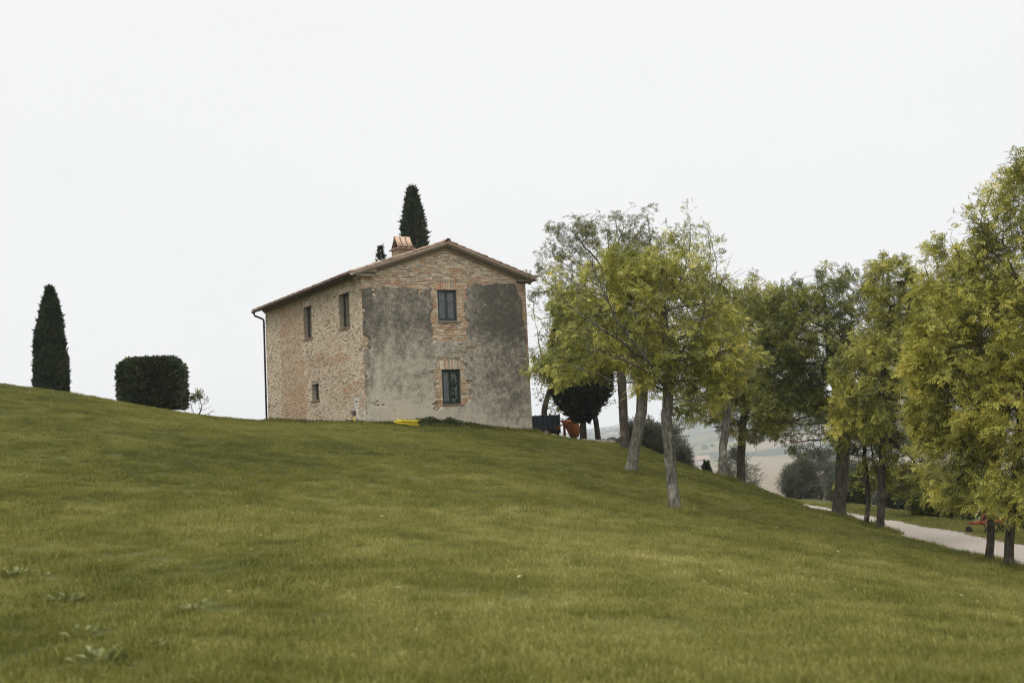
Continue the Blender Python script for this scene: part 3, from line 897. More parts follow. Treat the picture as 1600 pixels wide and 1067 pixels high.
def grow(trunk, attract, step=.24, kill=.34, reach=2.6, rng=RNG, up=.06, iters=90):
    """space colonisation from a trunk polyline towards attraction points"""
    nodes = []; par = []
    tp = [np.array(p, float) for p in trunk]
    nodes.append(tp[0]); par.append(-1)
    for a, b in zip(tp[:-1], tp[1:]):
        n = max(1, int(np.linalg.norm(b - a) / step))
        for i in range(1, n + 1):
            nodes.append(a + (b - a) * i / n + rng.normal(0, .008, 3)); par.append(len(nodes) - 2)
    Nn = np.array(nodes); A = np.array(attract)
    first = int(len(nodes) * .45)                            # no twigs on the lower trunk
    dist = np.linalg.norm(A[:, None] - Nn[None, first:], axis=-1)
    ni = dist.argmin(1) + first; nd = dist.min(1); alive = np.ones(len(A), bool)
    cur = list(nodes)
    for it in range(iters):
        m = alive & (nd < (reach if it > 12 else 99))
        if not m.any(): break
        idx = ni[m]; vec = unit(A[m] - np.array(cur)[idx])
        order = np.argsort(idx, kind='stable'); us, st = np.unique(idx[order], return_index=True)
        sums = np.add.reduceat(vec[order], st)
        dirs = unit(unit(sums) + rng.normal(0, .16, sums.shape) + np.array([0, 0, up]))
        new = np.array(cur)[us] + dirs * step
        b = len(cur)
        cur.extend(list(new)); par.extend(us.tolist())
        dn = np.linalg.norm(A[:, None] - new[None], axis=-1)
        bi = dn.argmin(1); bd = dn[np.arange(len(A)), bi]
        better = bd < nd
        ni[better] = bi[better] + b; nd[better] = bd[better]
        alive &= nd > kill
    return np.array(cur), np.array(par)
def branch_mesh(N, par, r_base, tip=.006, rmin=None, rmax=None, flare=True):
    n = len(N); ch = [[] for _ in range(n)]
    for i in range(1, n): ch[par[i]].append(i)
    cnt = np.zeros(n)
    for i in range(n - 1, -1, -1):
        cnt[i] = max(1, sum(cnt[c] for c in ch[i]))
    # nodes are appended after their parents, so the reverse pass above is complete
    ex = math.log(r_base / tip) / math.log(max(cnt[0], 2))
    rad = tip * cnt ** ex
    V, F = [], []; nv = 0
    stack = [(0, -1)]
    while stack:
        s, p = stack.pop(); chain = [p] if p >= 0 else []
        c = s
        while True:
            chain.append(c)
            if not ch[c]: break
            k = max(ch[c], key=lambda q: cnt[q])
            stack += [(q, c) for q in ch[c] if q != k]
            c = k
        if len(chain) < 2: continue
        P = N[chain]; R = rad[chain].copy()
        if p >= 0: R[0] = min(R[0], R[1] * 1.15)
        if p < 0 and flare:
            hgt = P[:, 2] - P[0, 2]; R = R * (1 + .55 * np.exp(-hgt / .16))
        R[-1] *= .6
        k = 9 if R.max() > .07 else 5 if R.max() > .02 else 3
        T = np.empty_like(P); T[1:-1] = P[2:] - P[:-2]; T[0] = P[1] - P[0]; T[-1] = P[-1] - P[-2]; T = unit(T)
        ref = np.cross(T, np.array([.3, .9, .2])); ref = unit(ref); w = np.cross(T, ref)
        a = np.arange(k) * 2 * math.pi / k
        ring = P[:, None] + (ref[:, None] * np.cos(a)[None, :, None] + w[:, None] * np.sin(a)[None, :, None]) * R[:, None, None]
        V.append(ring.reshape(-1, 3))
        i, j = np.meshgrid(np.arange(len(P) - 1), np.arange(k), indexing='ij'); j2 = (j + 1) % k
        F.append(np.stack([nv + i * k + j, nv + i * k + j2, nv + (i + 1) * k + j2, nv + (i + 1) * k + j], -1).reshape(-1, 4))
        nv += len(P) * k
    return np.concatenate(V), np.concatenate(F), cnt, rad
def in_ellipsoid(n, c, r, rng, shell=.35):
    d = unit(rng.normal(0, 1, (n, 3))); q = rng.uniform(shell, 1, n) ** .6
    return np.array(c) + d * q[:, None] * np.array(r)
def tree(name, label, cat, trunk_px, Y, r_base, blobs, n_leaf, leaf_kind, mat, bark, size=.24, dens=1.0, group=None, seed=1, bare=None,
         step=.20, kill=.235, twig_reach=3, droop=-.18, limbs=(), low_leaf=.8):
    rng = np.random.default_rng(seed)
    px = Y / FPX
    foot = ground(trunk_px[0][0], Y); foot[2] -= .06
    pts = [foot] + [at(u, v, Y + (dy[0] if dy else 0)) for u, v, *dy in trunk_px[1:]]
    A = []
    for (u, v, ru, rv, w, dy) in blobs:
        c = at(u, v, Y + dy); rr = np.array((ru * px, ru * px * .9, rv * px)) * 1.06
        A.append(in_ellipsoid(int(w * dens * 1.9), c, rr, rng))
        for _ in range(max(2, int(w * dens / 22))):            # shoots that break the outline
            dv = unit(rng.normal(0, 1, 3) + np.array([0, 0, .35])); ln = rng.uniform(1.12, 1.38)
            A.append(c + dv * rr * np.linspace(.75, ln, 7)[:, None] + rng.normal(0, .05, (7, 3)))
    A = np.concatenate(A)
    N, par = grow(pts, A, step, kill, rng=rng)
    V, F, cnt, rad = branch_mesh(N, par, r_base)
    t = empty(name, foot, 0, label, cat, group)
    obj('trunk', mesh_np('trunk', V - foot, F, bark, True), t)
    for lb in limbs:                                          # leafless limbs that show in front of the leaves
        Q = [at(u, v, Y + dy) - foot for u, v, dy in lb[1:]]; mb_ = MB()
        fine = []
        for a_0, b_0 in zip(Q[:-1], Q[1:]):
            for i in range(4): fine.append(a_0 + (b_0 - a_0) * i / 4 + rng.normal(0, .018, 3))
        fine.append(Q[-1]); nf = len(fine)
        mb_.tube(fine, [lb[0] * (1 - .86 * i / (nf - 1)) for i in range(nf)], 6)
        for i in range(2, nf - 1):
            for _ in range(2):
                dd = unit(fine[i + 1] - fine[i - 1]); e_ = unit(dd + rng.normal(0, .6, 3) + np.array([0, 0, .45])); ln = rng.uniform(.25, .8)
                mb_.tube([fine[i], fine[i] + e_ * ln * .5 + rng.normal(0, .02, 3), fine[i] + e_ * ln + np.array([0, 0, .08])], [lb[0] * .30, lb[0] * .2, .003], 4)
        mb_.build('bare_limb', bark, t, True)
    thin = np.nonzero((cnt <= twig_reach) & (N[:, 2] > foot[2] + low_leaf))[0]
    if bare is not None:
        keep = bare(N[thin], rng); thin = thin[keep]
    if n_leaf:
        n_leaf = int(n_leaf * (2.1 if leaf_kind == 'ash' else 1.55)); size = size * (.86 if leaf_kind == 'ash' else 1)
        Q = N[thin]; wgt = np.clip(.5 + 1.5 * fbm(Q[:, 0] * .9 + Q[:, 1] * .6, Q[:, 2] * 1.1 - Q[:, 1] * .5, seed, 2), .06, 1.4)   # boughs: full and thin places
        pk = rng.choice(thin, n_leaf, p=wgt / wgt.sum())
        d0 = unit(N[pk] - N[np.maximum(par[pk], 0)])
        Pp = N[pk] + rng.normal(0, .07, (n_leaf, 3)) - foot
        Dd = unit(d0 * .55 + rng.normal(0, .62, (n_leaf, 3)) + np.array([0, 0, droop]))
        node_r = rng.uniform(0, 1, len(N))                    # leaves of one twig share a tone
        rn = np.clip(.55 * node_r[pk] + .45 * rng.uniform(0, 1, n_leaf), 0, 1)
        obj('crown', leaves_mesh('crown', Pp, Dd, size, leaf_kind, mat, rnd=rn, rng=rng), t)
    return t

GOm = M_leaf['golden']
YGm, MGm, DGm, GGm = (M_leaf[k] for k in ('yellow_green', 'mid_green', 'deep_green', 'grey_green'))
GRP = 'ash trees on the lawn beside the road'
# pixel outlines below: (u, v, radius u, radius v, attraction points, depth offset)
tree('ash_tree', 'yellow-green ash with mottled grey trunk standing furthest forward on the lawn', 'tree',
     [(1055, 800), (1048, 730), (1042, 665), (1043, 625), (1046, 575), (1040, 520), (1035, 470)], 29, .135,
     [(1045, 500, 100, 105, 300, 0), (918, 545, 72, 52, 130, 1.0), (985, 485, 70, 70, 130, .5), (1120, 535, 58, 75, 150, -.3), (1010, 430, 60, 42, 90, 0), (905, 470, 50, 60, 40, .8)],
     4300, 'ash', YGm, M_bark, .25, group=GRP, seed=3,
     limbs=[(.045, (1043, 615, 0), (1012, 562, -.7), (965, 500, -1.1), (940, 455, -1.2), (922, 405, -1.2)), (.035, (1005, 560, -.6), (950, 520, -1.2), (905, 490, -1.3), (880, 470, -1.3)),
            (.035, (1046, 575, -.2), (1040, 500, -.9), (1032, 440, -1.1), (1038, 395, -1.1)), (.03, (1046, 580, -.2), (1085, 510, -.9), (1115, 470, -1.0), (1135, 425, -1.0)),
            (.03, (1020, 585, -.3), (970, 560, -1.2), (920, 545, -1.5))])
tree('ash_tree', 'leaning grey-trunked ash between the house and the foremost tree', 'tree',
     [(985, 740), (993, 695), (1002, 645), (1004, 605), (995, 555), (975, 500)], 38, .18,
     [(925, 510, 82, 70, 220, 0), (880, 560, 50, 40, 110, -.5), (980, 470, 70, 70, 160, 1), (1020, 560, 45, 60, 90, 0), (915, 440, 70, 50, 60, 1)],
     4300, 'ash', YGm, M_bark, .25, group=GRP, seed=5)
tree('ash_tree', 'tall sparse grey-green ash with fine bare branches behind the leaning trunk', 'tree',
     [(978, 706), (974, 650), (972, 600), (968, 540), (962, 480)], 50, .19,
     [(950, 385, 92, 55, 330, 0), (880, 430, 50, 70, 190, 0), (1000, 420, 62, 62, 180, 0), (850, 480, 26, 50, 60, -.5), (945, 470, 80, 60, 120, 0)],
     2500, 'ash', GGm, M_bark_dark, .24, group=GRP, seed=8, step=.23, kill=.30, bare=lambda P, r: r.uniform(0, 1, len(P)) < .75)
tree('ash_tree', 'thin pale-trunked ash with a sparse airy top above the foremost tree', 'tree',
     [(1128, 746), (1130, 700), (1136, 650), (1134, 590), (1115, 520), (1100, 470)], 46, .16,
     [(1082, 400, 46, 66, 190, 0), (1060, 465, 50, 50, 90, 0), (1130, 560, 55, 60, 150, 0), (1110, 480, 45, 60, 80, 0), (1095, 630, 45, 32, 80, .5)],
     2000, 'ash', MGm, M_bark, .25, group=GRP, seed=13, step=.21, kill=.26, bare=lambda P, r: r.uniform(0, 1, len(P)) < np.where(P[:, 2] > 8.0, .35, 1))
tree('ash_tree', 'green tree with straight dark trunk on the far lawn edge, left of the road', 'tree',
     [(1158, 759), (1158, 715), (1160, 670), (1168, 610), (1180, 550)], 50, .17,
     [(1190, 545, 68, 88, 330, 0), (1245, 485, 40, 50, 130, 0), (1120, 600, 60, 55, 150, 0), (1170, 640, 66, 45, 170, -.5), (1085, 640, 48, 24, 90, .5), (1155, 495, 58, 48, 170, -.8), (1210, 480, 50, 40, 120, 0), (1178, 474, 46, 40, 120, -.3), (1200, 620, 60, 60, 150, 0)],
     7600, 'ash', MGm, M_bark_dark, .30, group=GRP, seed=17, step=.21, kill=.26)
tree('oak_tree', 'broad dark-crowned tree with the thickest trunk beside the road', 'tree',
     [(1310, 808), (1316, 745), (1318, 685), (1314, 630), (1300, 570), (1292, 510)], 40, .22,
     [(1265, 530, 80, 75, 300, 0), (1340, 500, 58, 75, 200, .6), (1235, 645, 62, 50, 190, 0), (1330, 610, 75, 62, 200, 1.0), (1225, 600, 60, 60, 140, 1), (1250, 480, 50, 35, 90, 0), (1300, 475, 50, 45, 120, -.4), (1270, 690, 42, 26, 80, .3)],
     8200, 'ash', DGm, M_bark_dark, .25, group=GRP, seed=23)
tree('young_tree', 'thin young tree with a curved black stem beside the road', 'tree',
     [(1352, 818), (1357, 785), (1355, 750), (1350, 715), (1352, 680)], 37.5, .075,
     [(1350, 665, 50, 50, 160, 0), (1385, 700, 36, 34, 80, 0), (1335, 715, 36, 26, 70, .3)], 2000, 'ash', DGm, M_bark_dark, .22, group=GRP, seed=29)
tree('ash_tree', 'yellow-green ash with slim straight trunk in front of the broad dark tree', 'tree',
     [(1375, 829), (1377, 770), (1379, 710), (1376, 640), (1382, 560), (1390, 480)], 36, .115,
     [(1370, 585, 66, 66, 220, -.5), (1395, 455, 42, 58, 120, 0), (1410, 660, 52, 70, 200, 0), (1345, 640, 46, 50, 130, -.8), (1420, 540, 50, 60, 140, 0), (1440, 720, 36, 40, 70, .3), (1440, 490, 40, 60, 120, 0), (1405, 735, 48, 34, 110, .5)],
     7000, 'ash', YGm, M_bark_dark, .24, group=GRP, seed=31)
tree('ash_tree', 'ash with dark slanting trunk, left one of the two nearest trees at the right edge', 'tree',
     [(1545, 881), (1549, 830), (1553, 770), (1552, 690), (1540, 600), (1525, 520)], 28, .088,
     [(1505, 620, 80, 100, 300, 0), (1480, 500, 52, 80, 190, 0), (1500, 735, 56, 55, 150, -.3), (1545, 460, 60, 90, 160, .4), (1465, 680, 36, 60, 90, 0), (1460, 430, 34, 55, 90, 0), (1450, 560, 36, 60, 90, 0), (1490, 760, 40, 28, 90, .2), (1455, 730, 30, 34, 60, .3)],
     7400, 'ash', GOm, M_bark_dark, .24, group=GRP, seed=37)
tree('ash_tree', 'tallest bright yellow-green ash, right one of the two nearest trees at the right edge', 'tree',
     [(1575, 892), (1579, 830), (1585, 770), (1592, 690), (1600, 580), (1605, 470)], 26.5, .10,
     [(1590, 400, 105, 125, 420, 0), (1540, 520, 85, 110, 260, 0), (1610, 650, 105, 105, 320, 0), (1660, 480, 90, 170, 260, 0), (1585, 770, 60, 40, 120, -.5), (1620, 300, 60, 60, 110, 0), (1585, 778, 42, 20, 60, -.4), (1640, 760, 55, 36, 100, 0)],
     8600, 'ash', GOm, M_bark_dark, .24, group=GRP, seed=41)
# two unseen trees added out of view to shade the lawn
for k_, (yy_, lb_) in enumerate(((19.0, 'unseen ash added just beyond the right edge to shade the lawn'), (12.5, 'unseen ash added level with the camera to shade the lawn'))):
    uu_ = 800 + 11.2 / yy_ * FPX; q_ = FPX / yy_; g0_ = ground(uu_, yy_); vv_ = 700.0
    vv_ = vv_ + (at(uu_, vv_, yy_)[2] - g0_[2]) * q_
    tree('ash_tree', lb_, 'tree', [(uu_, vv_), (uu_, vv_ - 2.2 * q_), (uu_, vv_ - 5 * q_), (uu_, vv_ - 6.5 * q_)], yy_, .14,
         [(uu_, vv_ - 5.6 * q_, 2.3 * q_, 2.4 * q_, 420, 0), (uu_ + q_, vv_ - 4.2 * q_, 1.8 * q_, 1.6 * q_, 200, 0), (uu_, vv_ - 4 * q_, 2 * q_, 1.6 * q_, 220, 1)], 3200, 'ash', YGm, M_bark_dark, .26, group=GRP, seed=311 + k_)
# smaller trees in the shade to the right of the house
def shaded(name, label, px_, Y, r, blobs, n, kind, m, seed, **k):
    return tree(name, label, 'tree', px_, Y, r, blobs, n, kind, m, M_bark_dark, seed=seed, **k)
shaded('young_tree', 'thin leaning tree with black stem right of the dark evergreen by the house', [(936, 688), (932, 665), (926, 640), (920, 600)], 56, .13,
       [(945, 610, 24, 34, 70, 0), (905, 560, 40, 40, 60, 0), (955, 585, 24, 24, 40, 0)], 620, 'oval', DGm, 43, size=.13)
shaded('fig_tree', 'sparse tree with crooked bare limbs behind the trailer by the house', [(850, 672), (850, 640), (858, 610), (866, 585)], 60, .16,
       [(850, 600, 22, 30, 60, 0), (870, 620, 28, 26, 60, 0), (842, 545, 14, 50, 40, 0), (885, 640, 16, 24, 30, 0)], 420, 'oval', DGm, 47, size=.16,
       bare=lambda P, r: P[:, 2] < 6.0)

# ---- dense evergreens: foliage shells over a solid core, inner shade put into its darker tone
def shell_plant(name, label, cat, foot, prof, height, n, kind, m, size, seed, squash=None, trunk_r=.1, up=1.0, bark=None, clip=0.0, group=None, lumps=.10, core=.86, h0=0.0):
    """prof(t, a) gives the radius at relative height t and angle a"""
    rng = np.random.default_rng(seed)
    t = empty(name, foot, 0, label, cat, group)
    h = rng.uniform(h0, 1, n); a = rng.uniform(0, 2 * math.pi, n)
    lum = 1 + lumps * fbm(a * 2.2 + 5, h * height * 1.1, seed, 3)
    R = np.array([prof(hh, aa) for hh, aa in zip(h, a)]) * lum * (1 - clip * rng.uniform(0, 1, n) ** 2)
    P = np.stack([np.cos(a) * R, np.sin(a) * R, h * height], -1)
    out = np.stack([np.cos(a), np.sin(a), np.zeros(n)], -1)
    D = unit(out * (.9 if up < .5 else .5) + np.array([0, 0, up]) + rng.normal(0, .38, (n, 3)))
    size = size * rng.choice((.7, 1.0, 1.0, 1.5), n)
    obj('crown', leaves_mesh('crown', P, D, size, kind, m, up_bias=.3, rng=rng), t)
    nh, na = 26, 20; V = []; F = []
    for i in range(nh + 1):
        tt = i / nh
        for j in range(na):
            aa = 2 * math.pi * j / na; r = prof(min(.995, tt), aa) * core * (1 + lumps * float(fbm(aa * 2.2 + 5, tt * height * 1.1, seed, 3)))
            V.append((math.cos(aa) * r, math.sin(aa) * r, .02 + tt * height * .975))
    for i in range(nh):
        for j in range(na): F.append((i * na + j, i * na + (j + 1) % na, (i + 1) * na + (j + 1) % na, (i + 1) * na + j))
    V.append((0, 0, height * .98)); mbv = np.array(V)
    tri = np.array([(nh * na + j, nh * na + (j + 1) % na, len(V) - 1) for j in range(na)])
    obj('dark_core', mesh_np('dark_core', mbv, [np.array(F), tri], m, True, {'rnd': rng.uniform(0, .35, len(V))}), t)
    mb_ = MB(); mb_.tube([(0, 0, -.25 - (trunk_r * 0)), (0.02, 0, height * .3)], [trunk_r * 1.15, trunk_r * .8], 9)
    mb_.build('trunk', bark or M_bark_dark, t, True)
    return t
def size_at(u, v_top, Y, foot): return at(u, v_top, Y)[2] - foot[2]
CYm, EVm, OLm = M_leaf['cypress'], M_leaf['evergreen'], M_leaf['olive']
f = ground(80, 50); hgt = size_at(72, 452, 50, f)
shell_plant('cypress_tree', 'narrow dark clipped cypress standing alone at the left on the crest', 'tree', f,
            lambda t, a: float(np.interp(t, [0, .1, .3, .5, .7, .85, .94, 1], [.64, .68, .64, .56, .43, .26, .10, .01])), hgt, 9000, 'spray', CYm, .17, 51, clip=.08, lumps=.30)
f = ground(660, 66); hgt = size_at(650, 296, 66, f)
shell_plant('cypress_tree', 'tall dark cypress rising behind the house roof', 'tree', f,
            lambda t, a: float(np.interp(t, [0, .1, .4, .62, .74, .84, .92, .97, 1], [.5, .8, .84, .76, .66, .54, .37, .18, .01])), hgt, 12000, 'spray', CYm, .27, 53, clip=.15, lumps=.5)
f = ground(606, 70); hgt = size_at(602, 386, 70, f)
shell_plant('conifer_tree', 'tip of a dark conifer peeping over the roof left of the chimney', 'tree', f,
            lambda t, a: .02 + 2.6 * (1 - t) ** .95 * (.25 + .75 * abs(math.sin(t * 26))), hgt, 2200, 'spray', CYm, .22, 55, lumps=.5, core=.12, up=.35)
f = ground(240, 48.3); hgt = size_at(240, 562, 48.3, f)
def hedge_prof(t, a):
    k = 6.0; wx, wy = 1.13, 1.0
    r = (abs(math.cos(a) / wx) ** k + abs(math.sin(a) / wy) ** k) ** (-1 / k)
    return r * (1 - max(0, t - .76) ** 2 * 5.5) * (.93 + .07 * min(1, t * 5))
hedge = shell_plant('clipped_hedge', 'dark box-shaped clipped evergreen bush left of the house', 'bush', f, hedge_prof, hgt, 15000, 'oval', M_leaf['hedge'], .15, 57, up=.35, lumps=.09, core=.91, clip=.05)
# leaves on the hedge's top
rng_ = np.random.default_rng(58); n_ = 3500
aa_ = rng_.uniform(0, 2 * math.pi, n_); q_ = np.sqrt(rng_.uniform(0, 1, n_)); rp_ = np.array([hedge_prof(.985, a) for a in aa_]) * .97 * q_
P_ = np.stack([np.cos(aa_) * rp_, np.sin(aa_) * rp_, hgt - .02 - .05 * q_ ** 4 + rng_.normal(0, .035, n_) + .05 * fbm(np.cos(aa_) * rp_ * 2, np.sin(aa_) * rp_ * 2, 5, 2)], -1)
obj('top_leaves', leaves_mesh('top_leaves', P_, rng_.normal(0, .6, (n_, 3)) + (0, 0, .7), .12, 'oval', M_leaf['hedge'], rng=rng_), hedge)
f = ground(912, 53.5); hgt = size_at(905, 455, 53.5, f)
shell_plant('evergreen_tree', 'dense near-black evergreen on a short trunk at the right of the house', 'tree', f,
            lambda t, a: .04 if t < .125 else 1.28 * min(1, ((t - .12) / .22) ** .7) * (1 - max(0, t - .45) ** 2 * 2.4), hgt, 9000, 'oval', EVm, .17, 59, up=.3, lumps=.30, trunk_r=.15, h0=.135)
f = ground(1107, 61); hgt = at(1107, 722, 61)[2] - f[2]
shell_plant('conifer_bush', 'small cone-shaped conifer before the far farmhouse', 'bush', f,
            lambda t, a: .04 + .42 * (1 - t) ** .8, max(hgt, .8), 1500, 'spray', CYm, .14, 61, lumps=.2, up=.5)
# ---- olives and shrubs beyond the lawn edge
def olive(label, u, vtop, Y, wpx, n, m=None, seed=1, kind='twig', size=.36, cat='tree', name='olive_tree', dens=1.0):
    f_ = ground(u, Y); top = at(u, vtop, Y)[2]; px = FPX / Y; h = (top - f_[2]); vb = vtop + h * px
    w = wpx
    tree(name, label, cat, [(u, 0), (u + 2, vb - .18 * h * px), (u - 3, vb - .4 * h * px)], Y, .09,
         [(u, vtop + .52 * h * px, w, .46 * h * px, 170 * dens, 0), (u - w * .5, vtop + .62 * h * px, w * .6, .36 * h * px, 90 * dens, .3), (u + w * .5, vtop + .66 * h * px, w * .6, .32 * h * px, 90 * dens, -.3)],
         int(n * 2.2), kind, m or OLm, M_bark_dark, size, group='olive trees and shrubs beyond the lawn', seed=seed, step=.2, kill=.3, droop=.15, low_leaf=.25)
olive('grey olive bush left of the foremost ash trunk', 1012, 655, 58, 34, 1700, seed=71)
olive('grey olive bush right of the foremost ash trunk, beside the far farmhouse', 1052, 662, 60, 24, 1500, seed=72)
olive('grey olive behind the straight dark trunk on the far lawn edge', 1152, 706, 66, 30, 1300, seed=73)
olive('leftmost grey olive beyond the road, at the brown field', 1250, 722, 74, 26, 1700, seed=74)
olive('large grey olive beyond the road left of the thickest trunk', 1282, 702, 76, 46, 2300, seed=75)
olive('grey olive beyond the road just behind the thickest trunk', 1335, 715, 70, 42, 1700, seed=76)
olive('grey olive beyond the road right of the slim straight trunk', 1425, 735, 60, 44, 2000, seed=77)
olive('rounded grey olive beyond the road midway to the nearest trees', 1475, 730, 55, 46, 2200, seed=78)
olive('dark leafy shrub beyond the road behind the two nearest trunks', 1535, 725, 52, 48, 1600, m=DGm, seed=79, kind='oval', size=.22, cat='bush', name='leafy_shrub')
olive('dark leafy shrub beyond the road at the right edge', 1605, 735, 47, 55, 1700, m=DGm, seed=80, kind='oval', size=.22, cat='bush', name='leafy_shrub')
olive('dark shrub beyond the road behind the thin curved stem', 1385, 720, 66, 46, 1500, m=DGm, seed=81, kind='oval', size=.22, cat='bush', name='leafy_shrub')
olive('low dark shrub beyond the road between the slim trunk and the two nearest trees', 1462, 752, 50, 40, 1500, m=DGm, seed=84, kind='oval', size=.22, cat='bush', name='leafy_shrub')
olive('dark shrub beyond the road hugging the right side of the thickest trunk', 1342, 738, 64, 34, 1400, m=DGm, seed=85, kind='oval', size=.22, cat='bush', name='leafy_shrub')
# thin shrub beside the hedge
tree('bare_shrub', 'straggly half-bare shrub at the right side of the clipped hedge', 'bush', [(310, 655), (310, 651), (311, 648)], 49, .035,
     [(304, 632, 12, 18, 70, 0), (320, 636, 13, 14, 60, 0), (331, 645, 8, 9, 30, 0), (310, 620, 7, 10, 25, 0)], 300, 'oval', DGm, M_bark_dark, .10, seed=83, step=.13, kill=.17, twig_reach=4)

# ================================================================== SMALLER THINGS
def hit(u, v, y0=5.0, y1=70.0, n=1400):
    Ys = np.linspace(y0, y1, n); d = ray(u, v)
    P = d[None] * (Ys / d[1])[:, None]; z = P[:, 2] + EYE
    below = np.nonzero(z <= H(P[:, 0], P[:, 1]))[0]
    k = below[0] if len(below) else n - 1
    return np.array([P[k, 0], P[k, 1], float(H(P[k, 0], P[k, 1]))])
def hz(lx, ly):      # ground height next to the house, in house coordinates
    p = hw(lx, ly, 0); return float(H(p[0], p[1])) - HC[2]

# yellow hose from the tap to a flat coil in front of the gable
M_hose = plain('yellow_hose', (.62, .50, .02), .5, .15, 14, .1, .003)
pts = [(-.14, .92, .40), (-.15, .85, .28), (-.17, .72, .12), (-.20, .55, hz(-.2, .55) + .10), (-.25, .2, hz(-.25, .2) + .06), (-.2, -.25, hz(-.2, -.25) + .05), (.3, -.5, hz(.3, -.5) + .05), (.9, -.45, hz(.9, -.45) + .05)]
rh = random.Random(5)
for k in range(13 * 16):
    a = k / 16 * 2 * math.pi; q = k / (13 * 16); rx_ = .42 + .1 * math.sin(q * 21); ry_ = .26 + .05 * math.cos(q * 17)
    x = 1.55 + .10 * math.sin(q * 9) + rx_ * math.cos(a + 3); y = -.48 + ry_ * math.sin(a + 3)
    pts.append((x, y, hz(x, y) + .07 + .17 * q + .03 * math.sin(a * 1.5 + q * 30)))
hose_o = empty('garden_hose', HC, YAW, 'yellow hose coiled on the grass at the foot of the gable', 'hose')
mb = MB(); mb.tube(pts, .021, 6); mb.build('hose', M_hose, hose_o, True)
mb = MB(); mb.tube([(-.14, .92, .435), (-.145, .91, .38)], .022, 8); mb.build('connector', M_gut, hose_o, True)

# weeds along the foot of the gable
rng_ = np.random.default_rng(91); P_, D_ = [], []
for k in range(5200):
    x = rng_.beta(2.0, 2.4) * 6.6 + .3 if k < 3900 else rng_.uniform(0.1, 7.6)
    hmx = (.26 * math.exp(-((x - 3.4) / 1.5) ** 2) + .07) * (1 + .7 * float(fbm(x * 2.5, 0.5, 95, 3)))
    y = -abs(rng_.normal(0, .16)) - .05
    p = hw(x, y, 0); P_.append((p[0], p[1], float(H(p[0], p[1])) + rng_.uniform(0, 1) * max(hmx, .04))); D_.append(rng_.normal(0, .6, 3) + (0, 0, .9))
for k in range(900):
    yy = rng_.uniform(.1, 11.5); p = hw(-.06 - abs(rng_.normal(0, .07)), yy, 0); P_.append((p[0], p[1], float(H(p[0], p[1])) + rng_.uniform(0, .12))); D_.append(rng_.normal(0, .5, 3) + (0, 0, 1.2))
M_weed = leaf_mat('weed_leaves', [(.05, (.025, .038, .012)), (.5, (.06, .08, .022)), (.95, (.12, .135, .04))], .3)
ww = obj('wall_weeds', leaves_mesh('wall_weeds', np.array(P_), np.array(D_), .12, 'oval', M_weed, rng=rng_))
tag(ww, 'low green weeds growing along the foot of the house walls', 'weeds', kind='stuff')

# broad-leaved weeds in the foreground lawn
M_dock = leaf_mat('dock_leaves', [(.05, (.10, .115, .03)), (.5, (.20, .21, .065)), (.95, (.36, .36, .15))], .3)
def rosette(u, v, r, n, label, seed):
    p = hit(u, v); rg = np.random.default_rng(seed)
    t = empty('lawn_weed', p, rg.uniform(0, 6), label, 'weed', 'broad-leaved weeds in the foreground grass')
    a = rg.uniform(0, 2 * math.pi, n); Dd = np.stack([np.cos(a), np.sin(a), rg.uniform(.15, .9, n)], -1)
    Pp = np.stack([np.cos(a) * r * rg.uniform(.05, .6, n), np.sin(a) * r * rg.uniform(.05, .6, n), rg.uniform(.03, .09, n)], -1)
    me = leaves_mesh('leaf_blades', Pp, Dd, r * .42, 'oval', M_dock, rng=rg)
    me.materials[0] = M_dock
    obj('leaf_blades', me, t)
rosette(22, 905, .26, 26, 'pale broad-leaved weed clump at the left edge of the lawn', 101)
rosette(58, 898, .14, 12, 'small pale weed just right of the clump at the left edge', 102)
rosette(105, 946, .24, 22, 'broad-leaved weed in the left foreground with pale upright leaves', 103)
rosette(304, 960, .22, 20, 'low pale weed in the grass right of the left foreground weeds', 104)
rosette(128, 1003, .22, 18, 'weed above the large dark clump in the bottom left corner', 105)
rosette(150, 1040, .26, 34, 'large dark broad-leaved weed clump in the bottom left corner', 106)
rosette(250, 896, .14, 12, 'yellowish small weed further up the left lawn', 107)
rosette(338, 812, .16, 12, 'tiny pale weed high on the left lawn', 108)
rosette(250, 1022, .18, 14, 'weed beside the large dark clump near the bottom edge', 109)
rosette(880, 880, .16, 14, 'low dark weed in the middle of the lawn', 110)

# fallen leaves and mower clippings scattered on the grass
rng_ = np.random.default_rng(120); P_ = []
while len(P_) < 420:
    x, y = rng_.uniform(-6, 11), rng_.uniform(9, 46)
    if rng_.uniform() < (.15 + .85 * sstep(-2, 8, x)): P_.append((x, y, float(H(x, y)) + rng_.uniform(.04, .075)))
M_fall = leaf_mat('fallen_leaves', [(.05, (.22, .16, .06)), (.5, (.36, .30, .12)), (.95, (.50, .46, .28))], .2)
fl = obj('fallen_leaves', leaves_mesh('fallen_leaves', np.array(P_), rng_.normal(0, 1, (len(P_), 3)) * (1, 1, .25), .075, 'oval', M_fall, up_bias=2.0, rng=rng_))
tag(fl, 'small pale fallen leaves scattered over the grass', 'leaves', kind='stuff')

